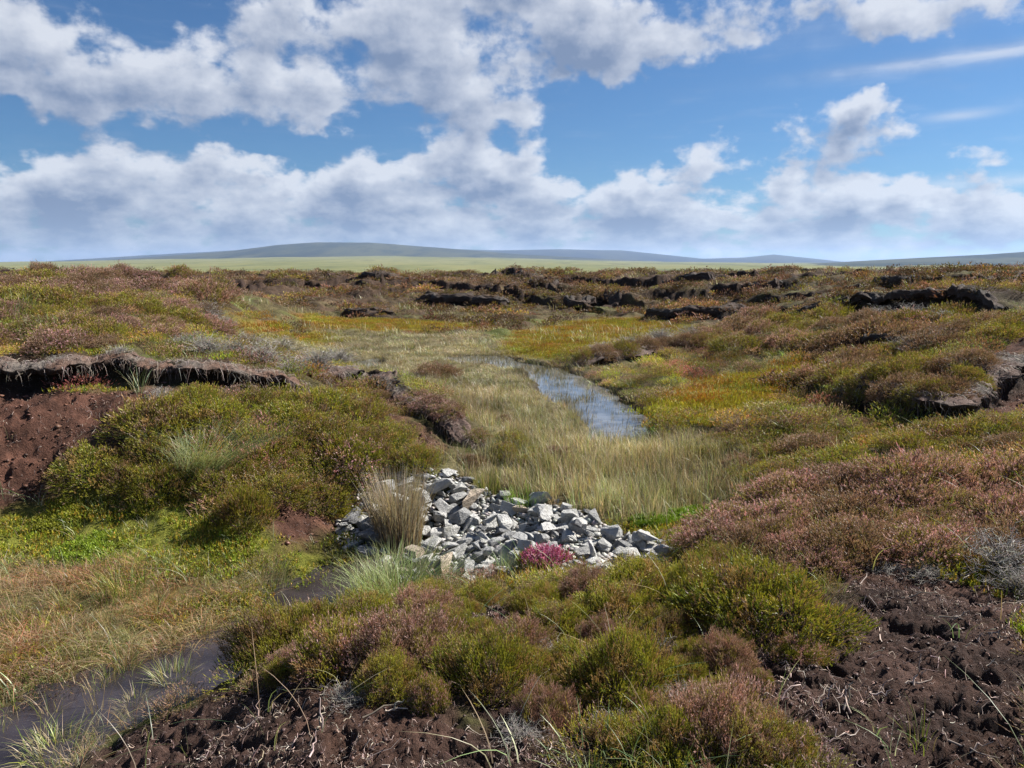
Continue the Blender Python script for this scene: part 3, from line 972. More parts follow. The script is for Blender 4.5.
def bush_geo(kind, n, seed, leaves=7, h=.085, r=.0065, stems=26):
    """dome heather bush about 1 m wide and .5 m tall at scale 1; returns foliage, stems, blossom"""
    global rng
    save = rng; rng = np.random.default_rng(seed)
    th = rng.uniform(0, 2 * math.pi, n); cz = rng.uniform(0.0, 1, n) ** .8
    ph = np.arccos(cz)
    nrm = np.stack([np.sin(ph) * np.cos(th), np.sin(ph) * np.sin(th), cz], 1)
    lump = 1 + .34 * perlin(nrm[:, 0] * 2.3 + seed, nrm[:, 1] * 2.3 + nrm[:, 2] * 1.7, seed) + .20 * perlin(nrm[:, 0] * 6 + seed, nrm[:, 1] * 6 + nrm[:, 2] * 3, seed + 5)
    dep = 1 - rng.uniform(0, 1, n) ** 2.2 * .38
    base = nrm * np.array([.5, .5, .42]) * (lump * dep)[:, None]
    base[:, 2] = np.maximum(base[:, 2], .0) + .01
    # shoots stand in little knots that fan outwards, with gaps between them
    nc = 85 if n > 2500 else (55 if n > 1000 else 24)
    i_ = np.arange(nc) + .5
    cph = np.arccos(1 - i_ / nc * .98); cth = i_ * 2.39996 + seed
    cen = np.stack([np.sin(cph) * np.cos(cth), np.sin(cph) * np.sin(cth), np.cos(cph)], 1) + rng.normal(0, .07, (nc, 3))
    d2 = ((nrm[:, None, :] - cen[None]) ** 2).sum(2)
    cid = d2.argmin(1); dn = np.sqrt(d2[np.arange(n), cid]); cr = 1.9 / math.sqrt(nc)
    knot = 1 + rng.normal(0, .055, nc)
    base = nrm * np.array([.5, .5, .42]) * (lump * dep * knot[cid] * (1 - .17 * np.clip(dn / cr, 0, 1.3) ** 2))[:, None]
    base[:, 2] = np.maximum(base[:, 2], .0) + .01
    d = nrm * .55 + np.array([0, 0, .62]) + (nrm - cen[cid]) / cr * .75 + rng.normal(0, .20, (n, 3))
    pal, tips, wt_ = PAL[kind]
    # colours go in patches over the bush
    pn = perlin(nrm[:, 0] * 3 + 9, nrm[:, 1] * 3 + 4, seed + 2)
    kc = rng.normal(0, .75, nc)
    ci = np.clip(((pn + .55) / 1.1 * len(pal) + kc[cid] + rng.normal(0, .35, n)).astype(int), 0, len(pal) - 1)
    col = np.array(pal)[ci] * np.exp(rng.normal(0, .22, (n, 1)))
    tip = np.array(tips)[ci] * np.exp(rng.normal(0, .22, (n, 1)))
    brn = (rng.random(n) < .10) | ((rng.random(nc) < .10)[cid] & (rng.random(n) < .7))
    col[brn] = np.array([.16, .10, .07]); tip[brn] = np.array([.26, .17, .12])
    hs = h * rng.uniform(.6, 1.35, n) * np.where(rng.random(n) < .04, 1.7, 1)
    fol = sprigs(base, d, hs, r * rng.uniform(.75, 1.3, n), col * .8, tip, leaves)
    # woody stems
    k = stems
    a = rng.uniform(0, 6.28, k); rr = rng.uniform(.15, .46, k)
    P_ = np.zeros((k, 4, 3))
    for i, t in enumerate((0, .35, .7, 1)):
        P_[:, i, 0] = np.cos(a) * (.05 + rr * t ** .8); P_[:, i, 1] = np.sin(a) * (.05 + rr * t ** .8)
        P_[:, i, 2] = -.03 + .32 * t * np.sqrt(np.maximum(0, 1 - (rr / .52) ** 2)) + .02 * t
        if 0 < i: P_[:, i] += rng.normal(0, .015, (k, 3))
    st = tubes(P_, rng.uniform(.004, .008, k), vary((.13, .095, .075), k))
    # blossom
    nb = n // 3
    sel = rng.choice(n, nb, replace=False)
    mask = perlin(nrm[sel, 0] * 2.5 + 1, nrm[sel, 1] * 2.5, seed + 9) > -.15
    sel = sel[mask & (cz[sel] > .1)]
    tipb = pick(PINK, [4, 4, 3, 1], len(sel))
    bl = sprigs(base[sel] + (d[sel] / np.linalg.norm(d[sel], axis=1, keepdims=True)) * hs[sel][:, None] * .55, d[sel], hs[sel] * .62, np.full(len(sel), r * 1.35), tipb * .8, tipb, leaves)
    rng = save
    return fol, st, bl


def tuft_geo(n, seed, h=.25, spread=.09, bend=(.15, .8), width=.004, pal=None, wts=None, tipp=None, segs=4, droop=.0, outward=True, dead=.15):
    global rng
    save = rng; rng = np.random.default_rng(seed)
    a0 = rng.uniform(0, 6.28, n); rr = spread * np.sqrt(rng.uniform(0, 1, n))
    base = np.stack([np.cos(a0) * rr, np.sin(a0) * rr, np.full(n, -.01)], 1)
    ang = (a0 if outward else rng.uniform(0, 6.28, n)) + rng.normal(0, .6, n)
    hh = h * rng.uniform(.45, 1.15, n)
    bd = rng.uniform(bend[0], bend[1], n)
    col = pick(pal, wts or [1] * len(pal), n)
    tip = (pick(tipp, [1] * len(tipp), n) if tipp else col * 1.15)
    dd = rng.random(n) < dead
    col[dd] = np.array([.30, .23, .13]); tip[dd] = np.array([.38, .30, .17])
    out = ribbons(base, ang, hh, bd, width * rng.uniform(.6, 1.4, n), col * .85, tip, segs, droop, rng.normal(0, .5, n))
    rng = save
    return out


G_GREEN = [(.12, .17, .025), (.17, .21, .035), (.23, .24, .045), (.08, .12, .02)]
G_STRAW = [(.40, .37, .24), (.33, .29, .17), (.25, .23, .12), (.17, .19, .07)]
G_RED = [(.32, .17, .085), (.38, .24, .12), (.38, .30, .16), (.20, .22, .06)]
G_BLUE = [(.17, .24, .10), (.24, .30, .14), (.13, .19, .075), (.30, .33, .19)]


def fit_slope(x, y, e=.12):
    gx = (ground(x + e, y) - ground(x - e, y)) / (2 * e); gy = (ground(x, y + e) - ground(x, y - e)) / (2 * e)
    return np.stack([np.clip(gx, -.7, .7), np.clip(gy, -.7, .7)], 1)



# ------------------------------------------------------------------ words for labels
ANCH = [(505, 530, 'the grey stone heap'), (600, 405, 'the reedy pool'), (120, 365, 'the long peat ledge'), (420, 415, 'the thin winding peat ridge'),
        (985, 385, 'the red peat face'), (150, 700, 'the dark stream'), (950, 670, 'the bare dark peat'), (640, 352, 'the low pool spur'),
        (900, 312, 'the dark peat step'), (55, 440, 'the red peat scar'), (760, 392, 'the orange moss lawn'), (398, 520, 'the tall rush clump'),
        (465, 298, 'the dark central hags'), (770, 625, 'the broad bush'), (545, 563, 'the magenta bell heather'), (220, 300, 'the mound notch'),
        (215, 462, 'the drooping pale tussock'), (310, 520, 'the bare hollow'), (440, 710, 'the bleached twigs'), (1005, 565, 'the grey dead heather'),
        (670, 522, 'the lime green moss'), (90, 540, 'the green moss bank'), (620, 325, 'the yellow moss strip'), (830, 560, 'the pink heather band'),
        (620, 690, 'the two front bushes'), (60, 310, 'the mound brow')]
TAGS = []


def where(px, py):
    ws = sorted(ANCH, key=lambda a: (a[0] - px) ** 2 + ((a[1] - py) * 2.0) ** 2)[0]
    dx, dy = px - ws[0], (py - ws[1]) * 1.8
    d = math.hypot(dx, dy)
    s = 'close ' if d < 60 else ('' if d < 120 else 'well ')
    if abs(dx) > abs(dy): w_ = ('to the right of ' if dx > 0 else 'to the left of ')
    else: w_ = ('in front of ' if dy > 0 else 'behind ')
    return s + w_ + ws[2]


def to_px(x, y, z):
    p = R(PITCH); dy = y; dz = z - EYE
    f = dy * math.cos(p) - dz * math.sin(p); u = dy * math.sin(p) + dz * math.cos(p)
    return 512 + FPX * x / f, 384 - FPX * u / f


# ------------------------------------------------------------------ peat ledges
def build_ledges():
    mt = mat_peat_ledge()
    words = ['long overhanging peat ledge capped with dead roots above the red scar', 'thin winding peat ridge with purple brown roots behind the green heather slope',
             'overhanging peat edge with tangled roots beside the red peat face', 'low grey topped peat spur pointing at the pool',
             'long dark peat step across the far right slope', 'short dark peat hag near the skyline on the right rise', 'wide dark peat hag in the middle distance behind the moss',
             'tall black peat hag face right of the central hags', 'small dark peat notch between the central hags', 'low dark peat bank under the tall black hag',
             'shallow dark peat bank near the skyline left of centre', 'low dark peat lump at the back of the sedge flat on the left',
             'dark peat edge near the skyline at the right margin', 'dark peat edge near the skyline right of centre',
             'dark peat edge near the skyline at the centre', 'tiny dark peat lump standing on the yellow moss',
             'low peat bank behind the spur on the right of the moss', 'small brown peat hump at the far end of the orange moss lawn', 'low peat edge on the slope below the dark step',
             'dark peat edge high on the right rise above the dark step']
    for k, hg in enumerate(HAGS):
        pl = hg['w']
        L = np.concatenate([[0], np.cumsum(np.hypot(*np.diff(pl, axis=0).T))])
        dist = float(np.hypot(*pl.mean(0)))
        step = max(.02, dist * .0035)
        ns = max(12, int(L[-1] / step))
        s = np.linspace(0, L[-1], ns)
        X = np.interp(s, L, pl[:, 0]); Y = np.interp(s, L, pl[:, 1])
        ker = np.ones(9) / 9
        if ns > 40:
            X = np.convolve(np.pad(X, 4, 'edge'), ker, 'valid'); Y = np.convolve(np.pad(Y, 4, 'edge'), ker, 'valid')
        tx = np.gradient(X); ty = np.gradient(Y); n_ = np.hypot(tx, ty); nx, ny = -ty / n_, tx / n_      # to the far side
        size = float(np.clip(dist / 10, .6, 3))
        w0 = -fbm(X * 2.2 / size, Y * 2.2 / size, 40 + k, 3) * .12 * size     # follows the terrain's own edge
        fr = s / L[-1]
        taper = np.minimum(1, np.minimum(fr, 1 - fr) * 7) ** .6
        th = (.042 if hg.get('near') else .03 * size) * (1 + .6 * perlin(s * 1.7 / size, s * 0 + k, 5))
        over = (.15 * size if hg.get('near') else .035 * size) * (1 + .9 * perlin(s * 1.3 / size, s * 0 + k, 8) + .7 * perlin(s * 5 / size, s * 0 + k, 9)) * taper
        back = (.22 if hg.get('near') else .12) * size
        offs = [back, back * .6, back * .3, .02, -.5, -1.0, -1.12, -.8, -.1, .15 * size]
        P_ = np.zeros((ns, len(offs), 3)); C = np.zeros((ns, len(offs), 3))
        gx = X + nx * (w0 + .20 * size); gy = Y + ny * (w0 + .20 * size)
        zt = ground(gx, gy)
        for i, of in enumerate(offs):
            o_ = of if of >= 0 else of * over
            dd = w0 + o_ + .02
            x = X + nx * dd; y = Y + ny * dd
            if i == 0: z = ground(x, y) - .03
            elif i == 1: z = np.maximum(ground(x, y), zt * .6 + ground(x, y) * .4) + .012 * size
            elif i == 2: z = zt * .5 + ground(x, y) * .5 + .012 * size
            elif i == 3: z = zt + .008 * size
            elif i == 4: z = zt - .012
            elif i == 5: z = zt - .02 * size - .02
            elif i == 6: z = zt - .02 * size - th * .75
            elif i == 7: z = zt - .06 * size - th * 1.25
            elif i == 8: z = zt - th * 1.5 - .03
            else: z = zt - th * 2.6
            nz = fbm(x * 9 / size, y * 9 / size + i * .7, 60 + k, 4, .6) * .03 * size
            nz2 = fbm(x * 4 / size, y * 4 / size + i * 1.7, 66 + k, 3, .6) * .03 * size
            if i in (0, 9): nz = nz * .2
            P_[:, i] = np.stack([x + nx * nz2, y + ny * nz2, z + nz * .8], 1)
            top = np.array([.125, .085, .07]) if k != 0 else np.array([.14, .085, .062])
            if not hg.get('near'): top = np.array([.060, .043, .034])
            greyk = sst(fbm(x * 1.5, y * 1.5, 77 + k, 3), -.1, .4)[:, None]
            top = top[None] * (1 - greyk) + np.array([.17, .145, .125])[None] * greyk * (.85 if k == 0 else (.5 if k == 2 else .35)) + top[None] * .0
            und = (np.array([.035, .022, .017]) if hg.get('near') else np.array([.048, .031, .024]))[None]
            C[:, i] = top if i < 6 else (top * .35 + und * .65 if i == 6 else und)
        u0 = np.linspace(0, 1, len(offs)); u1 = np.linspace(0, 1, 30)
        P_ = np.stack([[np.interp(u1, u0, P_[j, :, c]) for c in range(3)] for j in range(ns)]).transpose(0, 2, 1)
        C = np.stack([[np.interp(u1, u0, C[j, :, c]) for c in range(3)] for j in range(ns)]).transpose(0, 2, 1)
        am = .022 * (size if not hg.get('near') else .8)
        env = np.sin(np.pi * np.clip(u1, .05, .95))[None]
        for c in range(3):
            P_[:, :, c] += (am if hg.get('near') else am * .40) * env * fbm(P_[:, :, 0] * 13 / size + c * 7 + P_[:, :, 2] * 9 / size, P_[:, :, 1] * 13 / size + P_[:, :, 2] * 11 / size, 600 + k + c * 9, 4, .7)
        m = 30; idx = np.arange(ns * m).reshape(ns, m)
        F = np.stack([idx[:-1, :-1], idx[1:, :-1], idx[1:, 1:], idx[:-1, 1:]], 2).reshape(-1, 4)
        V = P_.reshape(-1, 3)
        org = np.array([X[ns // 2], Y[ns // 2], zt[ns // 2]])
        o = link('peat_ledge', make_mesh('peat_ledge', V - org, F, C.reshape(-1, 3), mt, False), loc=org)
        tag(o, words[k], 'peat ledge', 'peat edges eroded across the moor')
        # k-th edge
        if hg.get('near'):
            n = int(L[-1] * 230)
            q = rng.integers(0, ns, n)
            tt = rng.uniform(-1.05, .25, n)
            bx = X[q] + nx[q] * (w0[q] + np.where(tt < 0, tt * over[q], tt)); by = Y[q] + ny[q] * (w0[q] + np.where(tt < 0, tt * over[q], tt))
            bz = zt[q] + np.where(tt < -.6, -.05, .03) * size
            ln = rng.uniform(.05, .17, n) * size
            a = np.arctan2(-ny[q], -nx[q]) + rng.normal(0, .9, n)
            Pq = np.zeros((n, 4, 3))
            for i, t in enumerate((0, .33, .66, 1)):
                Pq[:, i, 0] = bx + np.cos(a) * ln * t * .6 - org[0]; Pq[:, i, 1] = by + np.sin(a) * ln * t * .6 - org[1]
                Pq[:, i, 2] = bz - ln * t * t * np.where(tt < -.5, 1.1, .25) - org[2]
                if i: Pq[:, i] += rng.normal(0, .010, (n, 3))
            V2, F2, C2 = tubes(Pq, rng.uniform(.0012, .0032, n), pick([(.26, .21, .17), (.17, .12, .10), (.33, .29, .25)], [3, 4, 2], n))
            rt = link('roots', make_mesh('roots', V2, F2, C2, M_WOOD), parent=o); rt['kind'] = 'stuff'


# ------------------------------------------------------------------ stones
def stone_mesh(seed, mat):
    rd = random.Random(seed)
    bm = bmesh.new()
    n = rd.choice((7, 8, 9, 10, 12, 14))
    sx, sy, sz = 1, rd.uniform(.62, .95), rd.uniform(.42, .78)
    for i in range(n):
        while True:
            p = Vector((rd.uniform(-1, 1), rd.uniform(-1, 1), rd.uniform(-1, 1)))
            if .78 < p.length < 1.2: break
        q = Vector([math.copysign(abs(c) ** .75, c) for c in p])
        bm.verts.new((q.x * sx * .5, q.y * sy * .5, q.z * sz * .5))
    r = bmesh.ops.convex_hull(bm, input=bm.verts)
    bmesh.ops.delete(bm, geom=[v for v in bm.verts if not v.link_faces], context='VERTS')
    bmesh.ops.dissolve_limit(bm, angle_limit=R(14), verts=bm.verts, edges=bm.edges)
    bmesh.ops.bevel(bm, geom=bm.edges[:], offset=.035, segments=2, affect='EDGES', profile=.6, clamp_overlap=True)
    bmesh.ops.triangulate(bm, faces=bm.faces[:])
    bmesh.ops.subdivide_edges(bm, edges=[e for e in bm.edges if e.calc_length() > .16], cuts=2, use_grid_fill=True)
    bm.verts.ensure_lookup_table()
    co = np.array([v.co[:] for v in bm.verts])
    d = fbm(co[:, 0] * 5 + seed, co[:, 1] * 5 + co[:, 2] * 4, seed, 3) * .022
    for v, k in zip(bm.verts, d):
        v.co += v.co.normalized() * float(k)
    bmesh.ops.recalc_face_normals(bm, faces=bm.faces[:])
    me = bpy.data.meshes.new('stone'); bm.to_mesh(me); bm.free()
    me.materials.append(mat)
    return me


def build_stones():
    mats = [(mat_stone('grey_stone', (.27, .27, .265), (.40, .395, .38)), 'grey'), (mat_stone('dark_stone', (.13, .13, .135), (.24, .24, .24)), 'dark'),
            (mat_stone('pale_stone', (.38, .375, .36), (.52, .51, .48)), 'pale'), (mat_stone('tan_stone', (.34, .27, .20), (.44, .37, .29)), 'tan')]
    protos = {}
    for mi, (m, nm) in enumerate(mats):
        protos[nm] = [stone_mesh(500 + mi * 40 + i, m) for i in range(9 if nm != 'tan' else 4)]
    P = POLYW['heap'][0]
    x0, y0 = P.min(0) - .3; x1, y1 = P.max(0) + .3
    res = .02
    gx = np.arange(x0, x1, res); gy = np.arange(y0, y1, res)
    GX, GY = np.meshgrid(gx, gy)
    Hm = np.maximum(ground(GX, GY), -.05)
    H0 = Hm.copy()
    rd = random.Random(5)
    placed = []
    fixed = [(474, 508, 62, 'tan'), (450, 577, 62, 'tan'), (398, 515, 66, 'pale'), (594, 556, 46, 'pale'), (648, 548, 40, 'pale'), (372, 545, 62, 'dark'), (352, 520, 50, 'dark'), (440, 488, 46, 'grey'),
             (430, 552, 38, 'pale'), (575, 530, 34, 'dark'), (460, 518, 52, 'grey'), (545, 520, 48, 'grey'), (620, 545, 42, 'dark'), (665, 556, 34, 'pale'), (405, 486, 40, 'pale'), (386, 500, 40, 'pale')]
    jobs = []
    bx_, by_ = [float(v[0]) for v in hit(546, 566)]
    for layer, (n, lo, hi) in enumerate(((165, .115, .19), (85, .09, .16), (34, .05, .10))):
        for i in range(n):
            best = None
            for _ in range(14):
                for _ in range(60):
                    x = rd.uniform(x0, x1); y = rd.uniform(y0, y1)
                    sd = float(poly_sd(np.array([x]), np.array([y]), P)[0])
                    if sd > (.0, .14, -.08)[layer]: break
                dn_ = min([math.hypot(x - j[0], y - j[1]) for j in jobs[(0 if layer == 0 else 150):]] + [9])
                if best is None or dn_ > best[0]: best = (dn_, x, y)
            _, x, y = best
            if math.hypot(x + .78, y - 5.75) < .16 or math.hypot((x - bx_) / .24, (y - by_ + .06) / .26) < 1: continue
            jobs.append((x, y, rd.uniform(lo, hi), rd.choices(['grey', 'dark', 'pale', 'tan'], [5, 1.3, 7, .25])[0], False))
        if layer == 0:
            fx = []
            for px, py, w_, tone in fixed:
                x, y = hit(px, py + 6); x = float(x[0]); y = float(y[0])
                fx.append((x, y, w_ * .58 / FPX * math.hypot(y, EYE), tone, True))
    jobs = jobs[:240] + [f_ for f_ in fx if f_[3] != 'tan'] + jobs[240:] + [f_ for f_ in fx if f_[3] == 'tan']
    for x, y, s, tone, big in jobs:
        m = (GX - x) ** 2 + (GY - y) ** 2
        foot = m < (s * .40) ** 2
        if not foot.any(): continue
        sup = float(np.percentile(Hm[foot], 72))
        base = float(np.mean(H0[foot]))
        if sup - base > .15: sup = base + .13 + rd.uniform(-.03, .03)
        flat = rd.uniform(.55, .85)
        tx = rd.gauss(0, .22); ty = rd.gauss(0, .22)
        hz = s * .30 * flat
        z = sup + hz * .72
        r2 = np.clip(1 - m / (s * .46) ** 2, 0, 1)
        top = z + hz * .9 * np.sqrt(r2)
        Hm = np.where(m < (s * .46) ** 2, np.maximum(Hm, top), Hm)
        me = rd.choice(protos[tone])
        o = link('stone', me, loc=(x, y, z), rot=(tx, ty, rd.uniform(0, 6.28)), scale=(s * 1.12, s * rd.uniform(.95, 1.15), s * rd.uniform(.8, 1.15)))
        placed.append((o, x, y, z, s, tone))
    # words
    A = [(505, 582, 'the grass in front of the heap'), (545, 563, 'the magenta bell heather'), (660, 553, 'the right tip of the heap'), (345, 530, 'the left tip of the heap'),
         (474, 508, 'the upper tan slab'), (450, 577, 'the lower tan slab'), (430, 484, 'the back edge of the heap'), (398, 545, 'the tall rush clump'), (560, 515, 'the sedge behind the heap'), (594, 556, 'the large pale boulder')]
    for o, x, y, z, s, tone in placed:
        px, py = to_px(x, y, z)
        a = sorted(A, key=lambda a: (a[0] - px) ** 2 + ((a[1] - py) * 1.6) ** 2)[0]
        dx, dy = px - a[0], py - a[1]; d = math.hypot(dx, dy * 1.6)
        if d < 12: w_ = 'right beside '
        elif abs(dx) > abs(dy) * 1.6: w_ = 'just right of ' if dx > 0 else 'just left of '
        else: w_ = 'just in front of ' if dy > 0 else 'just behind '
        if d > 45: w_ = w_.replace('just ', '')
        sz = 'small' if s < .11 else ('medium' if s < .15 else ('large' if s < .2 else 'big'))
        tone_w = {'grey': 'mid grey', 'dark': 'dark slate grey', 'pale': 'pale grey', 'tan': 'tan'}[tone]
        up = 'raised' if z - float(ground(np.array([x]), np.array([y]))[0]) > .17 else 'low'
        tag(o, f'{sz} {tone_w} stone, {up}, {w_}{a[2]}', 'stone', 'stones heaped across the channel')


# ------------------------------------------------------------------ heather
BUSH = {}


def bush_protos():
    for kind, cnt in (('green', 4), ('olive', 4), ('brown', 3), ('pinkish', 4)):
        BUSH[kind] = []
        for i in range(cnt):
            f, s, b = bush_geo(kind, 2300, 900 + i * 3 + hash_kind(kind), 5, .075, .0105)
            fm = make_mesh('foliage', *f, M_LEAF); sm = make_mesh('stems', *s, M_WOOD); bmm = make_mesh('blossom', *b, M_LEAF)
            BUSH[kind].append((fm, sm, bmm))
    # finer ones for the nearest bushes
    for i, (kind, src) in enumerate((('near_green', 'green'), ('near_green', 'green'), ('near_green', 'green'), ('near_mixed', 'olive'), ('near_mixed', 'pinkish'), ('near_mixed', 'olive'))):
        f, s, b = bush_geo(src, 6200, 970 + i, 6, .062, .0072, 50)
        BUSH.setdefault(kind, []).append((make_mesh('foliage', *f, M_LEAF), make_mesh('stems', *s, M_WOOD), make_mesh('blossom', *b, M_LEAF)))


def hash_kind(k): return sum(ord(c) for c in k) % 50


CNT = dict(b=0)
PLACED = []


def bush(x, y, w, h, kind, label, blossom=False, group='heather bushes growing over the moor', i=None):
    z = float(ground(np.array([x]), np.array([y]))[0])
    ps = BUSH[kind]; f, s, b = ps[CNT['b'] % len(ps)] if i is None else ps[i]
    CNT['b'] += 1
    root = link('heather_bush', None, loc=(x, y, z - .01))
    sl = fit_slope(np.array([x]), np.array([y]), .2)[0]
    n = Vector((-sl[0] * .6, -sl[1] * .6, 1)).normalized()
    q = n.to_track_quat('Z', 'Y') @ Euler((0, 0, random.uniform(0, 6.28))).to_quaternion()
    root.rotation_euler = q.to_euler()
    root.scale = (w, w * random.uniform(.75, 1.05), h / .46)
    link('foliage', f, parent=root); link('stems', s, parent=root)
    if blossom: link('blossom', b, parent=root)
    tag(root, label, 'heather', group)
    PLACED.append((x, y, w * .45))
    return root


HAND = [  # px, py, width px, height px, kind, blossom, words
    (762, 628, 168, 62, 'near_green', 0, 'broad green heather bush overhanging the bare dark peat'),
    (700, 612, 90, 50, 'near_green', 0, 'yellow green heather bush against the left side of the broad bush'),
    (622, 690, 108, 56, 'near_green', 0, 'rounded yellow green heather bush in front with dark peat behind it'),
    (488, 686, 100, 50, 'near_green', 0, 'yellow green heather bush left of the rounded front bush'),
    (400, 662, 105, 48, 'near_mixed', 0, 'olive heather bush with brown tips above the bleached twigs'),
    (338, 668, 95, 46, 'near_mixed', 1, 'mixed green and pink heather bush on the brink of the dark peat bank'),
    (272, 655, 74, 50, 'near_mixed', 0, 'dark green heather bush with grey stems at the edge of the stream'),
    (722, 745, 110, 52, 'near_mixed', 0, 'brown tipped heather bush cut by the bottom of the picture'),
    (665, 752, 80, 40, 'near_green', 0, 'small green heather bush at the bottom of the picture beside green blades'),
    (770, 762, 90, 36, 'near_mixed', 0, 'low olive heather bush lowest on the dark peat'),
    (543, 722, 56, 36, 'near_mixed', 0, 'small grey brown heather bush alone on dark peat'),
    (428, 706, 40, 28, 'near_mixed', 1, 'small pale pink heather sprig bush over the dark peat bank'),
    (480, 606, 60, 26, 'near_green', 0, 'small yellow green heather bush touching the front of the stone heap'),
    (560, 632, 70, 30, 'near_green', 0, 'low green heather bush between the heap and the front bushes'),
    (620, 618, 90, 34, 'near_green', 0, 'olive green heather bush right of the bell heather'),
    (640, 592, 100, 34, 'near_green', 0, 'green heather bush along the front of the right tip of the heap'),
    (585, 592, 60, 26, 'near_mixed', 0, 'dark heather bush directly under the bell heather'),
    (720, 580, 80, 34, 'near_green', 0, 'green heather bush with one pink spike between heap and broad bush'),
    (660, 640, 60, 30, 'near_mixed', 0, 'twiggy brown heather bush beside yellow moss'),
    (520, 655, 70, 34, 'near_mixed', 0, 'brown heather bush in the middle of the front clumps'),
    (575, 668, 60, 28, 'near_mixed', 0, 'thin grey brown heather bush behind the rounded front bush'),
    (440, 640, 70, 34, 'near_green', 0, 'green heather bush behind the mixed front clumps'),
    (365, 630, 80, 36, 'near_green', 0, 'green heather bush right behind the stream side clumps'),
    (310, 640, 70, 38, 'near_mixed', 0, 'rust tipped heather bush beside the stream'),
    (455, 672, 56, 30, 'near_mixed', 1, 'little pink flowering heather bush squeezed between larger ones'),
    (245, 525, 60, 42, 'olive', 0, 'rounded olive heather bush beside the bare hollow'),
    (437, 377, 52, 15, 'brown', 0, 'dark isolated heather mound standing in the straw sedge'),
    (822, 383, 62, 20, 'pinkish', 0, 'reddish heather mound at the end of the orange moss lawn'),
    (420, 622, 70, 34, 'near_mixed', 0, 'olive heather bush behind the pale green tussock'),
    (388, 690, 64, 34, 'near_mixed', 0, 'rusty heather bush hanging over the dark peat bank'),
]


def fill(poly, n, kinds, wpx, ratio, blossom, minsep=.35, tries=40, bare=False):
    """bushes in a picture polygon projected on the ground"""
    P_ = np.array(poly, float); made = 0
    for _ in range(n * tries):
        if made >= n: break
        px = random.uniform(P_[:, 0].min(), P_[:, 0].max()); py = random.uniform(P_[:, 1].min(), P_[:, 1].max())
        if poly_sd(np.array([px]), np.array([py]), P_)[0] < 0: continue
        x, y = hit(px, py); x = float(x[0]); y = float(y[0]); d = math.hypot(y, EYE)
        w = random.uniform(*wpx) / FPX * d
        w = min(w, 1.5)
        if any((x - a) ** 2 + (y - b) ** 2 < ((w * .45 + c) * minsep * 1.6) ** 2 for a, b, c in PLACED): continue
        xa = np.array([x]); ya = np.array([y])
        if zone('pool', xa, ya)[0] > .1 or zone('stream', xa, ya)[0] > .1 or (zone('peat', xa, ya)[0] > .4 and not bare) or zone('red', xa, ya)[0] > .5 or zone('heap', xa, ya, wob=0)[0] > .1: continue
        kind = random.choice(kinds); h = w * random.uniform(*ratio) * .72
        sz = 'small' if w < .4 else ('medium' if w < .65 else 'wide')
        cw = {'green': 'yellow green', 'olive': 'dull olive', 'brown': 'rusty brown', 'pinkish': 'pink and brown', 'near_green': 'bright olive green', 'near_mixed': 'mixed brown and green'}[kind]
        bl = random.random() < blossom
        bush(x, y, w, h, kind, f'{sz} {cw} heather bush ' + where(px, py), bl)
        made += 1
    return made


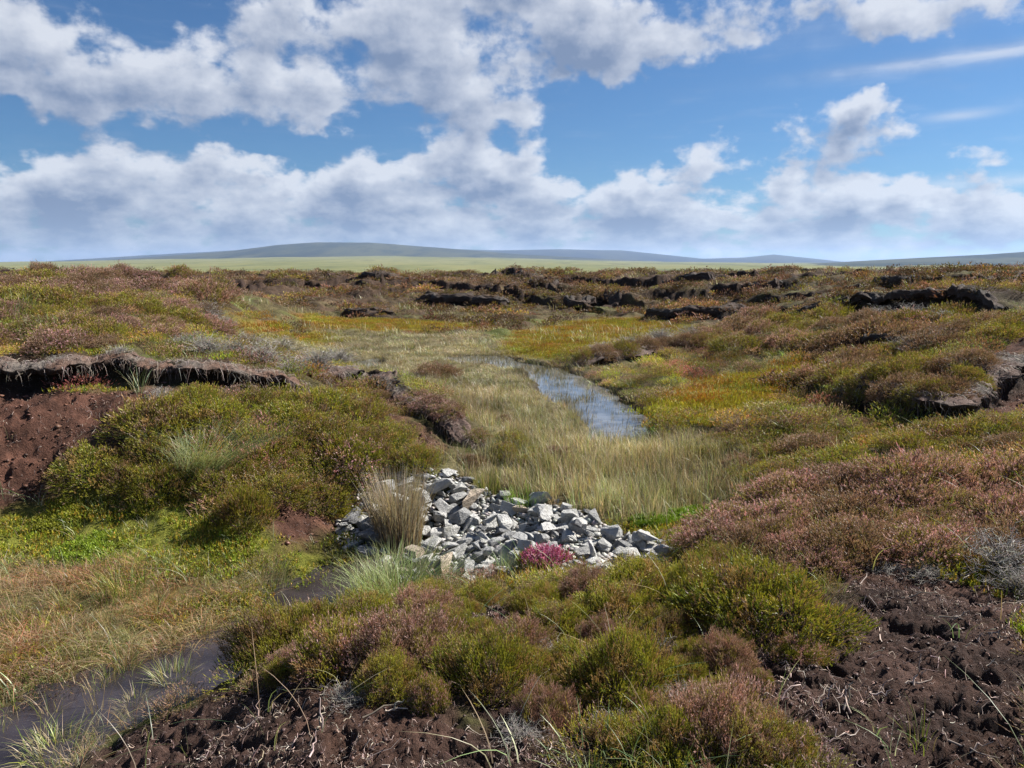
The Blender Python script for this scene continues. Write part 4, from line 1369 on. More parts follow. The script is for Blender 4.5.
def build_heather():
    bush_protos()
    for px, py, w, h, kind, bl, lab in HAND:
        x, y = hit(px, py); d = math.hypot(float(y[0]), EYE)
        bush(float(x[0]), float(y[0]), w / FPX * d, h / FPX * d * .95, kind, lab, bool(bl))
    for k, (px, py, w, kind) in enumerate([(872, 398, 60, 'olive'), (898, 400, 60, 'brown'), (925, 402, 54, 'olive'), (948, 398, 50, 'brown'), (888, 380, 56, 'olive'), (918, 378, 60, 'olive'), (945, 374, 50, 'brown'), (968, 384, 46, 'olive'), (975, 366, 46, 'brown'), (860, 388, 50, 'olive'),
                                         (585, 360, 30, 'olive'), (604, 358, 34, 'brown'), (626, 355, 36, 'olive'), (648, 352, 36, 'brown'), (668, 349, 36, 'brown'), (690, 346, 36, 'brown'), (706, 346, 34, 'olive')]):
        x, y = hit(px, py); x = float(x[0]); y = float(y[0]); d = math.hypot(y, EYE)
        o_ = bush(x, y, w / FPX * d, w * .34 / FPX * d, kind, f'{"small" if w < 40 else "medium"} {"dull olive" if kind == "olive" else "rusty brown"} heather bush on top of ' + ('the right peat overhang, ' if px > 800 else 'the low pool spur, ') + ('near its tip' if px in (860, 872, 585, 604) else ('near its root' if px in (945, 948, 690, 706) else 'midway along')))
        o_.location.z += .02
    fill([(250, 660), (320, 625), (400, 605), (480, 600), (560, 600), (640, 590), (720, 580), (810, 590), (800, 660), (690, 745), (600, 745), (520, 712), (400, 695), (300, 690)], 46, ['near_green', 'near_mixed', 'near_green'], (26, 58), (.5, .8), .15, .42, 60, True)
    fill([(640, 740), (760, 735), (790, 800), (620, 800)], 3, ['near_green', 'near_mixed'], (40, 60), (.5, .7), .1, .5, 60, True)
    # pink band at the right
    fill([(705, 530), (760, 505), (860, 492), (1060, 486), (1060, 556), (940, 562), (860, 566), (820, 572), (740, 556), (712, 548)], 46, ['pinkish', 'pinkish', 'brown'], (60, 105), (.38, .55), .75, .36)
    # green slope on the left
    fill([(110, 440), (190, 402), (330, 402), (372, 428), (420, 458), (450, 480), (400, 486), (350, 505), (250, 505), (150, 495), (70, 478)], 58, ['green', 'green', 'olive', 'green'], (46, 90), (.40, .62), .08, .36)
    # left mound
    fill([(-40, 285), (30, 278), (120, 277), (190, 282), (225, 318), (230, 335), (190, 345), (130, 348), (-40, 352)], 56, ['pinkish', 'brown', 'pinkish', 'olive'], (30, 70), (.30, .5), .35, .4)
    # slope on the right
    fill([(700, 450), (760, 430), (860, 425), (1050, 432), (1050, 486), (860, 488), (770, 500), (730, 480)], 34, ['olive', 'green', 'brown', 'olive'], (40, 80), (.28, .45), .15, .42)
    fill([(800, 350), (1040, 318), (1050, 330), (950, 350), (880, 378), (860, 400), (840, 400), (840, 372)], 22, ['olive', 'brown', 'olive'], (40, 78), (.3, .45), .1, .4)
    fill([(715, 330), (800, 318), (960, 318), (1000, 328), (840, 350), (720, 350)], 26, ['brown', 'olive', 'pinkish'], (30, 60), (.3, .45), .1, .4)
    fill([(440, 455), (500, 420), (520, 440), (560, 455), (490, 480)], 8, ['olive', 'brown'], (24, 44), (.35, .5), .5, .5)
    fill([(330, 380), (420, 392), (480, 430), (450, 436), (400, 404), (340, 388)], 8, ['brown', 'pinkish'], (24, 44), (.3, .45), .7, .5)


def build_bell_heather():
    x, y = hit(546, 566); x = float(x[0]); y = float(y[0]); z = float(ground(np.array([x]), np.array([y]))[0])
    d = math.hypot(y, EYE); w = 50 / FPX * d
    n = 520
    a = rng.uniform(0, 6.28, n); rr = np.sqrt(rng.uniform(0, 1, n)) * .5
    base = np.stack([np.cos(a) * rr, np.sin(a) * rr * .7, .05 + .28 * (1 - (rr / .55) ** 2) * rng.uniform(.3, 1, n)], 1)
    dd = np.stack([np.cos(a) * rr, np.sin(a) * rr, np.full(n, .9)], 1) + rng.normal(0, .25, (n, 3))
    c = pick([(.38, .09, .20), (.46, .17, .29), (.30, .07, .14), (.52, .32, .38)], [4, 4, 3, 1], n)
    g_ = sprigs(base, dd, rng.uniform(.08, .17, n), np.full(n, .026), c * .8, c, 8)
    root = link('bell_heather', None, loc=(x, y, z)); root.scale = (w, w, w)
    root['label'] = 'bright magenta bell heather flowering against the front of the stone heap'; root['category'] = 'bell heather'
    link('blossom', make_mesh('blossom', *g_, M_LEAF), parent=root)
    n = 260; a = rng.uniform(0, 6.28, n); rr = np.sqrt(rng.uniform(0, 1, n)) * .52
    base = np.stack([np.cos(a) * rr, np.sin(a) * rr * .7, np.zeros(n)], 1); dd = np.stack([np.cos(a) * .4, np.sin(a) * .4, np.full(n, .9)], 1)
    c = pick(GREEN, [1] * 4, n)
    link('foliage', make_mesh('foliage', *sprigs(base, dd, rng.uniform(.15, .34, n), np.full(n, .02), c * .7, c, 9), M_LEAF), parent=root)


# ------------------------------------------------------------------ tussocks that stand out
def tus(name, px, py, label, cat='grass tussock', h=.25, wpx=60, lean=0, **kw):
    x, y = hit(px, py); x = float(x[0]); y = float(y[0]); z = float(ground(np.array([x]), np.array([y]))[0])
    xa = np.array([x]); ya = np.array([y])
    if zone('stream', xa, ya)[0] > .3: z = max(z, -.02)
    d = math.hypot(y, EYE)
    V, F, C = tuft_geo(h=h, spread=wpx / FPX * d * .5, seed=int(px * 3 + py), **kw)
    if lean: V = V.copy(); V[:, 0] += lean * np.maximum(V[:, 2], 0) ** 1.3
    o = link(name, make_mesh(name, V, F, C, M_GRASS), loc=(x, y, z))
    tag(o, label, cat)
    return o


def build_tussocks():
    RUSH = [(.19, .115, .055), (.25, .19, .12), (.33, .28, .2), (.11, .10, .035), (.13, .075, .04)]
    tus('rush_clump', 399, 547, 'tall brown rush clump standing in the stone heap', 'rush clump', h=.66, wpx=44, n=1200, bend=(.04, .40), width=.0055, pal=RUSH, wts=[4, 4, 3, 2, 3], tipp=[(.32, .26, .19), (.44, .39, .31)], segs=3, dead=.08)
    tus('grass_tussock', 398, 600, 'pale green arching grass tussock in front of the stone heap', h=.36, wpx=84, lean=.45, n=1500, bend=(.3, 1.0), width=.0034, pal=[(.16, .26, .06), (.22, .31, .08), (.13, .22, .05), (.28, .32, .13)], tipp=[(.30, .38, .13), (.36, .38, .2)], dead=.1)
    tus('grass_tussock', 352, 606, 'thin green grass tussock where stream meets the front clumps', h=.17, wpx=40, n=180, bend=(.2, .9), width=.003, pal=G_GREEN, dead=.3)
    tus('grass_tussock', 506, 574, 'small bright green grass tuft growing out of the stones', h=.20, wpx=22, n=130, bend=(.1, .6), width=.0035, pal=G_BLUE, dead=.05)
    tus('grass_tussock', 266, 585, 'round pale straw tussock on the near bank by the stream bend', h=.20, wpx=44, n=380, bend=(.2, .9), width=.0028, pal=G_BLUE + G_STRAW, dead=.35)
    tus('grass_tussock', 174, 690, 'green and yellow grass tussock standing in the stream', h=.13, wpx=38, n=220, bend=(.3, 1.1), width=.003, pal=G_GREEN + G_STRAW[:1], dead=.3)
    tus('grass_tussock', 133, 716, 'small straw coloured grass tuft at the foot of the peat bank', h=.08, wpx=26, n=220, bend=(.4, 1.2), width=.002, pal=G_STRAW, dead=.7)
    tus('grass_tussock', 58, 766, 'green and brown grass tussock in the bottom left corner', h=.15, wpx=56, n=260, bend=(.3, 1.1), width=.004, pal=G_GREEN + G_STRAW, dead=.3)
    tus('grass_tussock', 205, 470, 'drooping pale green grass tussock on the green heather slope', h=.46, wpx=60, lean=.9, n=1200, bend=(.3, 1.0), width=.003, pal=G_BLUE, tipp=[(.36, .38, .24), (.30, .36, .17)], dead=.15)
    tus('grass_tussock', 158, 450, 'long loose grass blades hanging below the peat ledge', h=.34, wpx=34, n=90, bend=(.4, 1.3), width=.0042, pal=G_GREEN + G_BLUE, dead=.2)
    tus('grass_tussock', 140, 392, 'upright thin grass tuft against the shadow of the peat ledge', h=.30, wpx=14, n=30, bend=(.2, .8), width=.004, pal=G_BLUE, dead=.3)
    tus('grass_tussock', 215, 398, 'short grey green grass tuft under the overhang', h=.16, wpx=30, n=60, bend=(.6, 1.3), width=.004, pal=G_BLUE, dead=.3)
    tus('grass_tussock', 487, 494, 'dark green rush tuft at the back edge of the stones', h=.30, wpx=22, n=120, bend=(.05, .4), width=.004, pal=G_GREEN, dead=.25)
    tus('grass_tussock', 525, 503, 'bright green grass tussock behind the stone heap', h=.18, wpx=40, n=240, bend=(.2, .8), width=.0034, pal=[(.14, .26, .035), (.18, .28, .05)], dead=.05)
    tus('grass_tussock', 340, 492, 'straw rush tuft left of the tall rush clump', h=.25, wpx=30, n=90, bend=(.05, .5), width=.0035, pal=RUSH, dead=.4)
    tus('grass_tussock', 915, 424, 'long green grass blades under the right peat overhang', h=.30, wpx=54, n=150, bend=(.3, 1.1), width=.006, pal=G_GREEN + G_BLUE, dead=.2)
    tus('grass_tussock', 690, 470, 'thin pale stalks rising from the sedge in front of the pool', h=.42, wpx=60, n=70, bend=(.02, .3), width=.003, pal=G_STRAW, dead=.7)
    tus('grass_tussock', 560, 470, 'straw sedge tussock on the flat in front of the pool', h=.28, wpx=50, n=260, bend=(.1, .6), width=.004, pal=G_STRAW, dead=.6)
    tus('grass_tussock', 640, 505, 'pale sedge tussock beside the lime green moss', h=.28, wpx=50, n=220, bend=(.2, .8), width=.004, pal=G_STRAW + G_BLUE, dead=.5)
    tus('grass_tussock', 920, 745, 'sparse yellow green grass blades sprouting from the dark peat', h=.15, wpx=24, n=16, bend=(.2, .9), width=.004, pal=G_GREEN, dead=.3)
    tus('grass_tussock', 590, 762, 'long pale grass blades at the bottom between two heather bushes', h=.17, wpx=70, n=26, bend=(.3, 1.2), width=.0045, pal=G_BLUE, dead=.1)
    tus('grass_tussock', 700, 758, 'curved pale blades poking out of the bottom heather bush', h=.20, wpx=90, n=14, bend=(.3, 1.2), width=.0045, pal=G_BLUE, dead=.1)
    tus('grass_tussock', 990, 468, 'bleached arching grass tussock on the right slope', h=.24, wpx=50, n=60, bend=(.5, 1.2), width=.005, pal=[(.38, .36, .26), (.28, .30, .14)], dead=.4)
    tus('grass_tussock', 55, 335, 'green grass tussock on the left mound above the ledge', h=.30, wpx=50, n=160, bend=(.2, .9), width=.005, pal=G_GREEN + G_BLUE, dead=.2)
    tus('grass_tussock', 8, 318, 'green grass tussock at the left margin of the mound', h=.40, wpx=50, n=200, bend=(.2, .9), width=.006, pal=G_GREEN + G_BLUE, dead=.2)
    tus('grass_tussock', 100, 722, 'few tall straw stalks leaning over the stream', h=.22, wpx=20, n=16, bend=(.1, .5), width=.0035, pal=G_STRAW, dead=.8)
    tus('grass_tussock', 822, 628, 'single dry curled blades beside the broad heather bush', h=.17, wpx=30, n=8, bend=(.1, .6), width=.004, pal=G_STRAW, dead=.8)
    tus('grass_tussock', 120, 592, 'dark green sedge tussock in the straw bank', h=.20, wpx=48, n=160, bend=(.2, .9), width=.004, pal=G_GREEN, dead=.2)
    # single dry stalks
    k = 0


# ------------------------------------------------------------------ dead heather, twigs, moss cushions
def dead_geo(seed, n=170):
    global rng
    save = rng; rng = np.random.default_rng(seed)
    a = rng.uniform(0, 6.28, n); el_ = rng.uniform(.15, 1.35, n); L = rng.uniform(.22, .5, n)
    P_ = np.zeros((n, 5, 3))
    for i, t in enumerate((0, .25, .5, .75, 1)):
        P_[:, i, 0] = np.cos(a) * np.cos(el_) * L * t; P_[:, i, 1] = np.sin(a) * np.cos(el_) * L * t; P_[:, i, 2] = np.sin(el_) * L * t * (1 - .2 * t)
        if i: P_[:, i] += rng.normal(0, .018, (n, 3))
    V, F, C = tubes(P_, rng.uniform(.003, .006, n), pick(GREY, [3, 3, 1], n))
    # side twigs
    m = n * 5
    q = rng.integers(0, n, m); j = rng.integers(1, 5, m)
    b = P_[q, j]; a2 = rng.uniform(0, 6.28, m); l2 = rng.uniform(.05, .13, m)
    P2 = np.zeros((m, 3, 3))
    for i, t in enumerate((0, .5, 1)):
        P2[:, i] = b + np.stack([np.cos(a2) * l2 * t, np.sin(a2) * l2 * t, rng.uniform(-.2, .9, m) * l2 * t], 1)
    V2, F2, C2 = tubes(P2, rng.uniform(.0018, .003, m), pick(GREY, [3, 4, 1], m))
    rng = save
    return (V, F, C), (V2, F2, C2)


def build_dead():
    pr = []
    for i in range(4):
        A, B = dead_geo(1200 + i)
        pr.append((make_mesh('branches', *A, M_WOOD), make_mesh('twigs', *B, M_WOOD)))
    spots = [(1008, 572, 95, .45), (968, 560, 60, .4), (1022, 592, 70, .4), (930, 578, 50, .3), (890, 572, 44, .25),
             (205, 352, 44, .5), (235, 358, 46, .5), (262, 362, 50, .5), (290, 372, 44, .45), (180, 348, 40, .4), (318, 368, 50, .45), (338, 362, 44, .4), (250, 346, 40, .4), (280, 352, 44, .4), (222, 330, 36, .5), (208, 316, 34, .5),
             (600, 352, 30, .4), (630, 346, 34, .4), (660, 342, 38, .45), (690, 340, 38, .45), (905, 352, 44, .4), (935, 344, 44, .4), (880, 322, 44, .4), (910, 318, 44, .4), (938, 324, 40, .4),
             (300, 396, 30, .4), (120, 356, 30, .3), (60, 362, 30, .3), (5, 372, 34, .3), (855, 395, 40, .4), (960, 372, 44, .35), (750, 565, 30, .3)]
    for k, (px, py, w, hr) in enumerate(spots + [(432, 642, 44, .4), (560, 662, 50, .4), (655, 650, 46, .4), (688, 705, 56, .35), (520, 738, 50, .35), (350, 700, 50, .3), (610, 735, 50, .4), (160, 398, 34, .4)]):
        x, y = hit(px, py); x = float(x[0]); y = float(y[0]); z = float(ground(np.array([x]), np.array([y]))[0]); d = math.hypot(y, EYE)
        s = w / FPX * d / .8
        o = link('dead_heather', None, loc=(x, y, z - .01), rot=(0, 0, random.uniform(0, 6.28)), scale=(s, s, s * hr * 2))
        A, B = pr[k % 4]
        link('branches', A, parent=o); link('twigs', B, parent=o)
        sz = 'wide' if w > 55 else ('medium' if w > 40 else 'small')
        tag(o, f'{sz} bleached grey dead heather ' + where(px, py), 'dead heather', 'bleached dead heather bushes')


def build_twigs():
    spots = [(362, 722, 70, 28), (385, 716, 30, -20), (905, 690, 34, 0), (905, 655, 24, -60), (880, 640, 16, 70), (848, 722, 34, 75), (830, 740, 40, 10), (948, 745, 50, -50), (520, 625, 40, 15),
             (520, 695, 44, 35), (640, 655, 26, 40), (318, 735, 20, 80), (780, 700, 40, 20), (940, 620, 30, -30), (985, 640, 26, -50), (870, 700, 26, -10), (815, 716, 30, 40), (950, 585, 44, 20), (900, 600, 40, -15),
             (990, 605, 50, 5), (590, 652, 30, 30), (860, 585, 30, 50), (310, 762, 20, 85), (240, 735, 26, 20)]
    for k, (px, py, L, a) in enumerate(spots):
        x, y = hit(px, py); x = float(x[0]); y = float(y[0]); z = float(ground(np.array([x]), np.array([y]), True)[0]); d = math.hypot(y, EYE)
        l = L / FPX * d * .7
        m = 1 + (k % 3)
        paths = []
        for j in range(m):
            t = np.linspace(0, 1, 6)
            aj = R(a) + (0 if j == 0 else rng.uniform(-.8, .8)); lj = l * (1 if j == 0 else .5); st = 0 if j == 0 else rng.uniform(.2, .6) * l
            p = np.stack([np.cos(R(a)) * st + np.cos(aj) * lj * t, np.sin(R(a)) * st + np.sin(aj) * lj * t, .012 + .05 * l * np.sin(t * 5 + k) + .03 * t * (j + 1)], 1)
            p += rng.normal(0, .006, p.shape); paths.append(p)
        c = pick([(.30, .23, .18), (.24, .19, .15), (.38, .31, .25)], [1, 1, 1], m, .1)
        V, F, C = tubes(np.array(paths), np.full(m, .0042), c, 5)
        o = link('twig', make_mesh('twig', V, F, C, M_WOOD), loc=(x, y, z + .004))
        tag(o, ('forked ' if m > 1 else 'straight ') + ('long' if L > 40 else ('short' if L < 25 else 'medium')) + ' bleached twig on peat ' + where(px, py), 'twig', 'bleached twigs lying on the peat')


def build_moss_cushions():
    for px, py, w, c, lab in ((934, 374, 34, (.33, .32, .09), 'pale yellow moss cushion on top of the right peat overhang'), (645, 618, 46, (.30, .22, .03), 'golden yellow moss cushion between the front heather bushes'),
                              (349, 519, 20, (.30, .26, .02), 'small yellow moss cushion at the left tip of the stone heap'), (690, 520, 60, (.15, .24, .02), 'lime green moss cushion right of the stone heap'),
                              (650, 524, 40, (.16, .25, .02), 'small lime green moss cushion touching the sedge'), (85, 555, 60, (.20, .27, .03), 'vivid green moss cushion on the left bank'),
                              (60, 520, 50, (.24, .25, .03), 'yellow green moss cushion high on the left bank')):
        x, y = hit(px, py); x = float(x[0]); y = float(y[0]); z = float(ground(np.array([x]), np.array([y]))[0]); d = math.hypot(y, EYE)
        s = w / FPX * d
        n = 2600
        a = rng.uniform(0, 6.28, n); rr = np.sqrt(rng.uniform(0, 1, n)) * .5 * (1 + .2 * np.sin(a * 3 + px) + .12 * np.sin(a * 7))
        b = np.stack([np.cos(a) * rr * s, np.sin(a) * rr * s, np.zeros(n)], 1)
        gz = ground(x + b[:, 0], y + b[:, 1]) - z
        b[:, 2] = gz + .05 * (1 - (rr / .6) ** 2) * (.7 + .5 * perlin(b[:, 0] * 14 + px, b[:, 1] * 14, 3))
        col = np.array(c)[None] * np.exp(rng.normal(0, .2, (n, 1)))
        dd = np.concatenate([rng.normal(0, .45, (n, 2)), np.ones((n, 1))], 1)
        V, F, C = sprigs(b, dd, rng.uniform(.018, .035, n), np.full(n, .009), col * .75, col, 5)
        o = link('moss_cushion', make_mesh('moss_cushion', V, F, C, M_LEAF), loc=(x, y, z))
        tag(o, lab, 'moss cushion')


# ------------------------------------------------------------------ ground cover nobody could count
def sample(n, r0, r1, amax=.80, power=1.0):
    """points with density falling off with distance (power 2 = even in the view)"""
    u = rng.uniform(0, 1, n)
    if power == 2: r = np.exp(math.log(r0) + u * math.log(r1 / r0))
    else:
        e = 2 - power; r = (r0 ** e + u * (r1 ** e - r0 ** e)) ** (1 / e)
    a = rng.uniform(-amax, amax, n)
    return np.sin(a) * r, np.cos(a) * r


def zones_at(x, y):
    z = {k: zone(k, x, y) for k in ('peat', 'red', 'moss', 'gold', 'sedge', 'pool', 'stream')}
    z['heap'] = zone('heap', x, y, .03, .0)
    _, z['face'] = hag_add(x, y); z['face'] = np.maximum(z['face'], scarps(x, y)[1])
    z['bare'] = np.maximum(np.maximum(z['peat'], z['red']), z['face'] * 1.2)
    z['wet'] = np.maximum(zone('pool', x, y, .02), zone('stream', x, y, .02))
    return z


def near_placed(x, y, k=1.0):
    out = np.zeros(len(x), bool)
    for a, b, c in PLACED:
        out |= (x - a) ** 2 + (y - b) ** 2 < (c * k) ** 2
    return out


def scatter(name, protos, x, y, scale, mat, tint=None, zoff=0.0, water=None):
    n = len(x)
    z = ground(x, y)
    if water is not None: z = np.maximum(z, water)
    loc = np.stack([x, y, z + zoff], 1)
    return join(name, protos, rng.integers(0, len(protos), n), loc, rng.uniform(0, 6.28, n), scale, mat, tint, tilt=None)


def tints(n, a=.18, h=.06, x=None, y=None, hue=1.0):
    t = np.exp(rng.normal(0, a, (n, 1))) * np.exp(rng.normal(0, h, (n, 3)))
    if x is not None: t = t * (1 + .6 * fbm(x * .7, y * .7, 171, 4))[:, None] * (1 + fbm(x * .9, y * .9, 173, 3)[:, None] * np.array([.20, -.06, .0]) * hue)
    return t


def build_cover():
    U = lambda n, a, b: rng.uniform(a, b, n)
    # sedge flats
    pr = [tuft_geo(26, 1300 + i, .24, .10, (.1, .75), .0055, G_STRAW + G_GREEN[2:3] + [(.20, .14, .09)], [4, 4, 3, 5, 3, 2], segs=2, dead=.3) for i in range(7)]
    x, y = sample(26000, 5.0, 24, .62, 1.3); z = zones_at(x, y)
    k = (z['sedge'] > rng.uniform(.35, 1.15, len(x))) & (z['wet'] < .3) & (z['heap'] < .1) & (z['gold'] < .6) & ((y > 6.4) | (x > -1.2))
    x, y = x[k], y[k]; n = len(x); print('sedge', n)
    far = np.clip(np.hypot(x, y) / 14, .75, 1.5)
    s = U(n, .6, 1.15)
    scatter('sedge_grass', pr, x, y, np.stack([s * far, s * far, s * np.clip(1.45 - np.hypot(x, y) * .075, .42, 1.0) * (1 - .45 * zone('pool', x, y, .9, 0))], 1), M_GRASS, tints(n, .2, .05, x, y, .35) * np.array([[.95, .95, 1.08]]))
    # reddish sedge by the stream
    pr = [tuft_geo(40, 1340 + i, .17, .11, (.7, 1.7), .0032, G_RED + G_STRAW[:2], [3, 3, 3, 2, 2, 2], segs=4, droop=.1, dead=.25) for i in range(6)]
    pr += [tuft_geo(36, 1360 + i, .18, .08, (.2, 1.0), .003, G_GREEN + G_STRAW, None, segs=4, dead=.3) for i in range(3)]
    x, y = sample(13000, 3.0, 7.6, .80, 1.0)
    k = (x < -.75) & (y < 6.6) & (rng.random(len(x)) < .30 + .70 * sst(fbm(x * 1.4, y * 1.4, 177, 3), -.35, .2)); x, y = x[k], y[k]; z = zones_at(x, y)
    k = (z['sedge'] > rng.uniform(.2, .9, len(x))) & (zone('stream', x, y, .03) < rng.uniform(0, .9, len(x))) & (z['heap'] < .1)
    x, y = x[k], y[k]; n = len(x); print('red sedge', n)
    s = U(n, .5, 1.05); scatter('bank_sedge_grass', pr, x, y, np.stack([s] * 3, 1), M_GRASS, tints(n, .25, .10) * (1 + sst(fbm(x * 1.6, y * 1.6, 178, 3), -.2, .4)[:, None] * np.array([[.12, -.18, -.2]])), water=0.0)
    # a few stems in the stream and along its edges
    x, y = sample(2600, 2.6, 6.0, .8, 1.0); k = (x < -.3); x, y = x[k], y[k]
    ss_ = zone('stream', x, y, .10, .06); k = (ss_ > .15) & (ss_ < .9) | ((ss_ > .9) & (rng.random(len(x)) < .06)); x, y = x[k], y[k]; k = zone('peat', x, y) < .6; x, y = x[k], y[k]
    n = len(x); s = U(n, .3, .8)
    scatter('stream_edge_grass', pr, x, y, np.stack([s] * 3, 1), M_GRASS, tints(n, .2, .07), water=-.01)
    # reeds in the pool
    pr = [tuft_geo(7, 1380 + i, .16, .10, (.02, .5), .006, [(.10, .085, .05), (.20, .17, .09), (.14, .13, .05)], None, segs=2, dead=.1) for i in range(5)]
    x, y = sample(22000, 8.0, 18, .3, 1.0); zp = zone('pool', x, y, .08)
    den = .16 + .7 * sst(fbm(x * 1.1, y * .5, 191, 3), .0, .5) + .4 * (1 - zp) + sst(y, 11.5, 14.5) * .6
    k = (zp > .25) & (rng.random(len(x)) < den * .65); x, y = x[k], y[k]; n = len(x); print('reeds', n)
    s = U(n, .4, 1.05); scatter('pool_reeds', pr, x, y, np.stack([s, s, s * .8], 1), M_GRASS, tints(n), water=POOL_Z - .01)
    # mixed short grass everywhere green
    pr = [tuft_geo(26, 1400 + i, .13, .09, (.2, 1.1), .0034, G_GREEN + G_STRAW, [3, 3, 3, 2, 2, 2, 2, 2], segs=3, dead=.25) for i in range(8)]
    x, y = sample(9500, 2.0, 20, .80, 1.35); z = zones_at(x, y)
    k = (z['bare'] < rng.uniform(.05, .7, len(x))) & (z['wet'] < .2) & (z['heap'] < .1) & (z['sedge'] < .7) & (rng.random(len(x)) < .35 + .65 * sst(fbm(x * .9, y * .9, 195, 3), -.3, .3))
    x, y = x[k], y[k]; n = len(x); print('short grass', n)
    f = np.clip(np.hypot(x, y) / 9, .8, 1.9); s = U(n, .5, 1.2)
    scatter('short_grass', pr, x, y, np.stack([s * f, s * f, s], 1), M_GRASS, np.clip(tints(n, .22, .10, x, y) * 1.1, .3, 2))
    # moss shoots on the moss banks and lawns
    def moss_tile(seed, cols, w=.16, n=130):
        global rng
        sv = rng; rng = np.random.default_rng(seed)
        b = np.stack([U(n, -w, w), U(n, -w, w), np.full(n, -.012)], 1)
        c = pick(cols, [1] * len(cols), n, .2)
        o = sprigs(b, np.concatenate([rng.normal(0, .4, (n, 2)), np.ones((n, 1))], 1), U(n, .02, .045), np.full(n, .0085), c * .7, c, 4)
        rng = sv; return o
    pr = [moss_tile(1500 + i, [(.24, .26, .025), (.31, .29, .03), (.17, .22, .02), (.36, .24, .04)]) for i in range(4)]
    x, y = sample(6000, 2.4, 12, .8, 1.2); z = zones_at(x, y)
    low = sst(fbm(x * 1.1, y * 1.1, 197, 3), .05, .35) * .5
    k = (np.maximum(z['moss'], low) > rng.uniform(.2, .7, len(x))) & (z['bare'] < .3) & (z['wet'] < .2) & (z['heap'] < .1) & ((z['sedge'] < .6) | (x < -1)); x, y = x[k], y[k]; n = len(x); print('moss', n)
    s = U(n, .7, 1.2); scatter('green_moss', pr, x, y, np.stack([s] * 3, 1), M_LEAF, tints(n, .15, .08))
    pr = [moss_tile(1520 + i, c, .25, 90) for i, c in enumerate(([(.33, .28, .03), (.27, .26, .03)], [(.38, .19, .03), (.29, .14, .025)], [(.21, .23, .03), (.30, .26, .03)], [(.32, .26, .03), (.22, .14, .03)]))]
    x, y = sample(7000, 7, 26, .5, 1.0); z = zones_at(x, y); k = (z['gold'] > rng.uniform(.2, .8, len(x))) & (z['wet'] < .2); x, y = x[k], y[k]; n = len(x); print('gold', n)
    s = U(n, .8, 1.4); sel = np.clip(((fbm(x * .8, y * .8, 199, 3) + .5) * 4 + rng.normal(0, .5, n)).astype(int), 0, 3)
    loc = np.stack([x, y, ground(x, y) + .02], 1)
    join('golden_moss', pr, sel, loc, U(n, 0, 6.28), np.stack([s, s, s * 1.3], 1), M_LEAF, tints(n, .15, .06))
    # long single blades that come up through the heather
    prb = [tuft_geo(3, 1580 + i, .24, .03, (.2, 1.3), .0036, G_BLUE + G_STRAW + [(.42, .38, .26)], None, segs=5, dead=.3) for i in range(12)]
    x, y = sample(900, 2.0, 8.0, .8, 1.2); z = zones_at(x, y); k = (z['wet'] < .2) & (z['heap'] < .4) & (rng.random(len(x)) < np.where(z['bare'] > .4, .12, .8)); x, y = x[k], y[k]; n = len(x)
    s = U(n, .6, 1.3); scatter('long_grass_blades', prb, x, y, np.stack([s] * 3, 1), M_GRASS, tints(n), .04)
    # low heather between the bushes, nearer half
    def low(seed, kind, n, leaves, h, r):
        f, s_, b = bush_geo(kind, n, seed, leaves, h * .8, r * 1.1, 4); return f
    pr = [low(1600 + i, kd, 330, 4, .10, .012) for i, kd in enumerate(['green', 'green', 'olive', 'olive', 'olive', 'brown', 'brown', 'pinkish'])]
    prn = [low(1640 + i, kd, 420, 6, .12, .0095) for i, kd in enumerate(['green', 'green', 'olive', 'olive', 'brown', 'pinkish'])]
    x, y = sample(1500, 2.2, 6.0, .8, 1.3); z = zones_at(x, y)
    k = (z['bare'] < .25) & (z['wet'] < .1) & (z['heap'] < .05) & (z['sedge'] < .3) & (z['moss'] < .5) & ~near_placed(x, y, .6); x, y = x[k], y[k]
    k = rng.random(len(x)) < .75; x, y = x[k], y[k]; n = len(x); print('near undergrowth', n)
    s = U(n, .18, .38); scatter('heather_undergrowth', prn, x, y, np.stack([s, s, s * U(n, .5, .9)], 1), M_LEAF, tints(n, .15, .06), -.01)
    x, y = sample(5200, 5.8, 18, .8, 1.45); z = zones_at(x, y)
    k = (z['bare'] < .35) & (z['wet'] < .1) & (z['heap'] < .05) & (z['sedge'] < .35) & (z['moss'] < .5) & (z['gold'] < .5) & ~near_placed(x, y, .7); x, y = x[k], y[k]
    k = rng.random(len(x)) < .30 + .7 * sst(fbm(x * .7, y * .7, 205, 3), -.35, .25); x, y = x[k], y[k]; n = len(x); print('mid undergrowth', n)
    if n > 1500: x, y = x[:1500], y[:1500]; n = 1500
    s = U(n, .26, .60); scatter('heather_undergrowth', pr, x, y, np.stack([s, s, s * U(n, .45, .8)], 1), M_LEAF, np.clip(tints(n, .28, .12, x, y) * 1.12, .3, 2.2), -.01)
    # the far hags: clumps of heather, a crowd of them
    prf = [low(1700 + i, kd, 80, 3, .16, .035) for i, kd in enumerate(['olive', 'brown', 'brown', 'brown', 'pinkish', 'olive', 'brown'])]
    x, y = sample(15000, 16, 110, .72, 1.5); z = zones_at(x, y)
    k = (z['bare'] < rng.uniform(.4, 1.9, len(x))) & (z['wet'] < .1) & (z['sedge'] < .3) & (z['gold'] < .4); x, y = x[k], y[k]
    r_ = np.hypot(x, y)
    k = rng.random(len(x)) < .12 + .88 * sst(fbm(x * .35, y * .35, 207, 4), -.3, .22); x, y = x[k], y[k]; n = len(x); print('far', n)
    if n > 5200: x, y = x[:5200], y[:5200]; n = 5200
    hx, hy = [], []
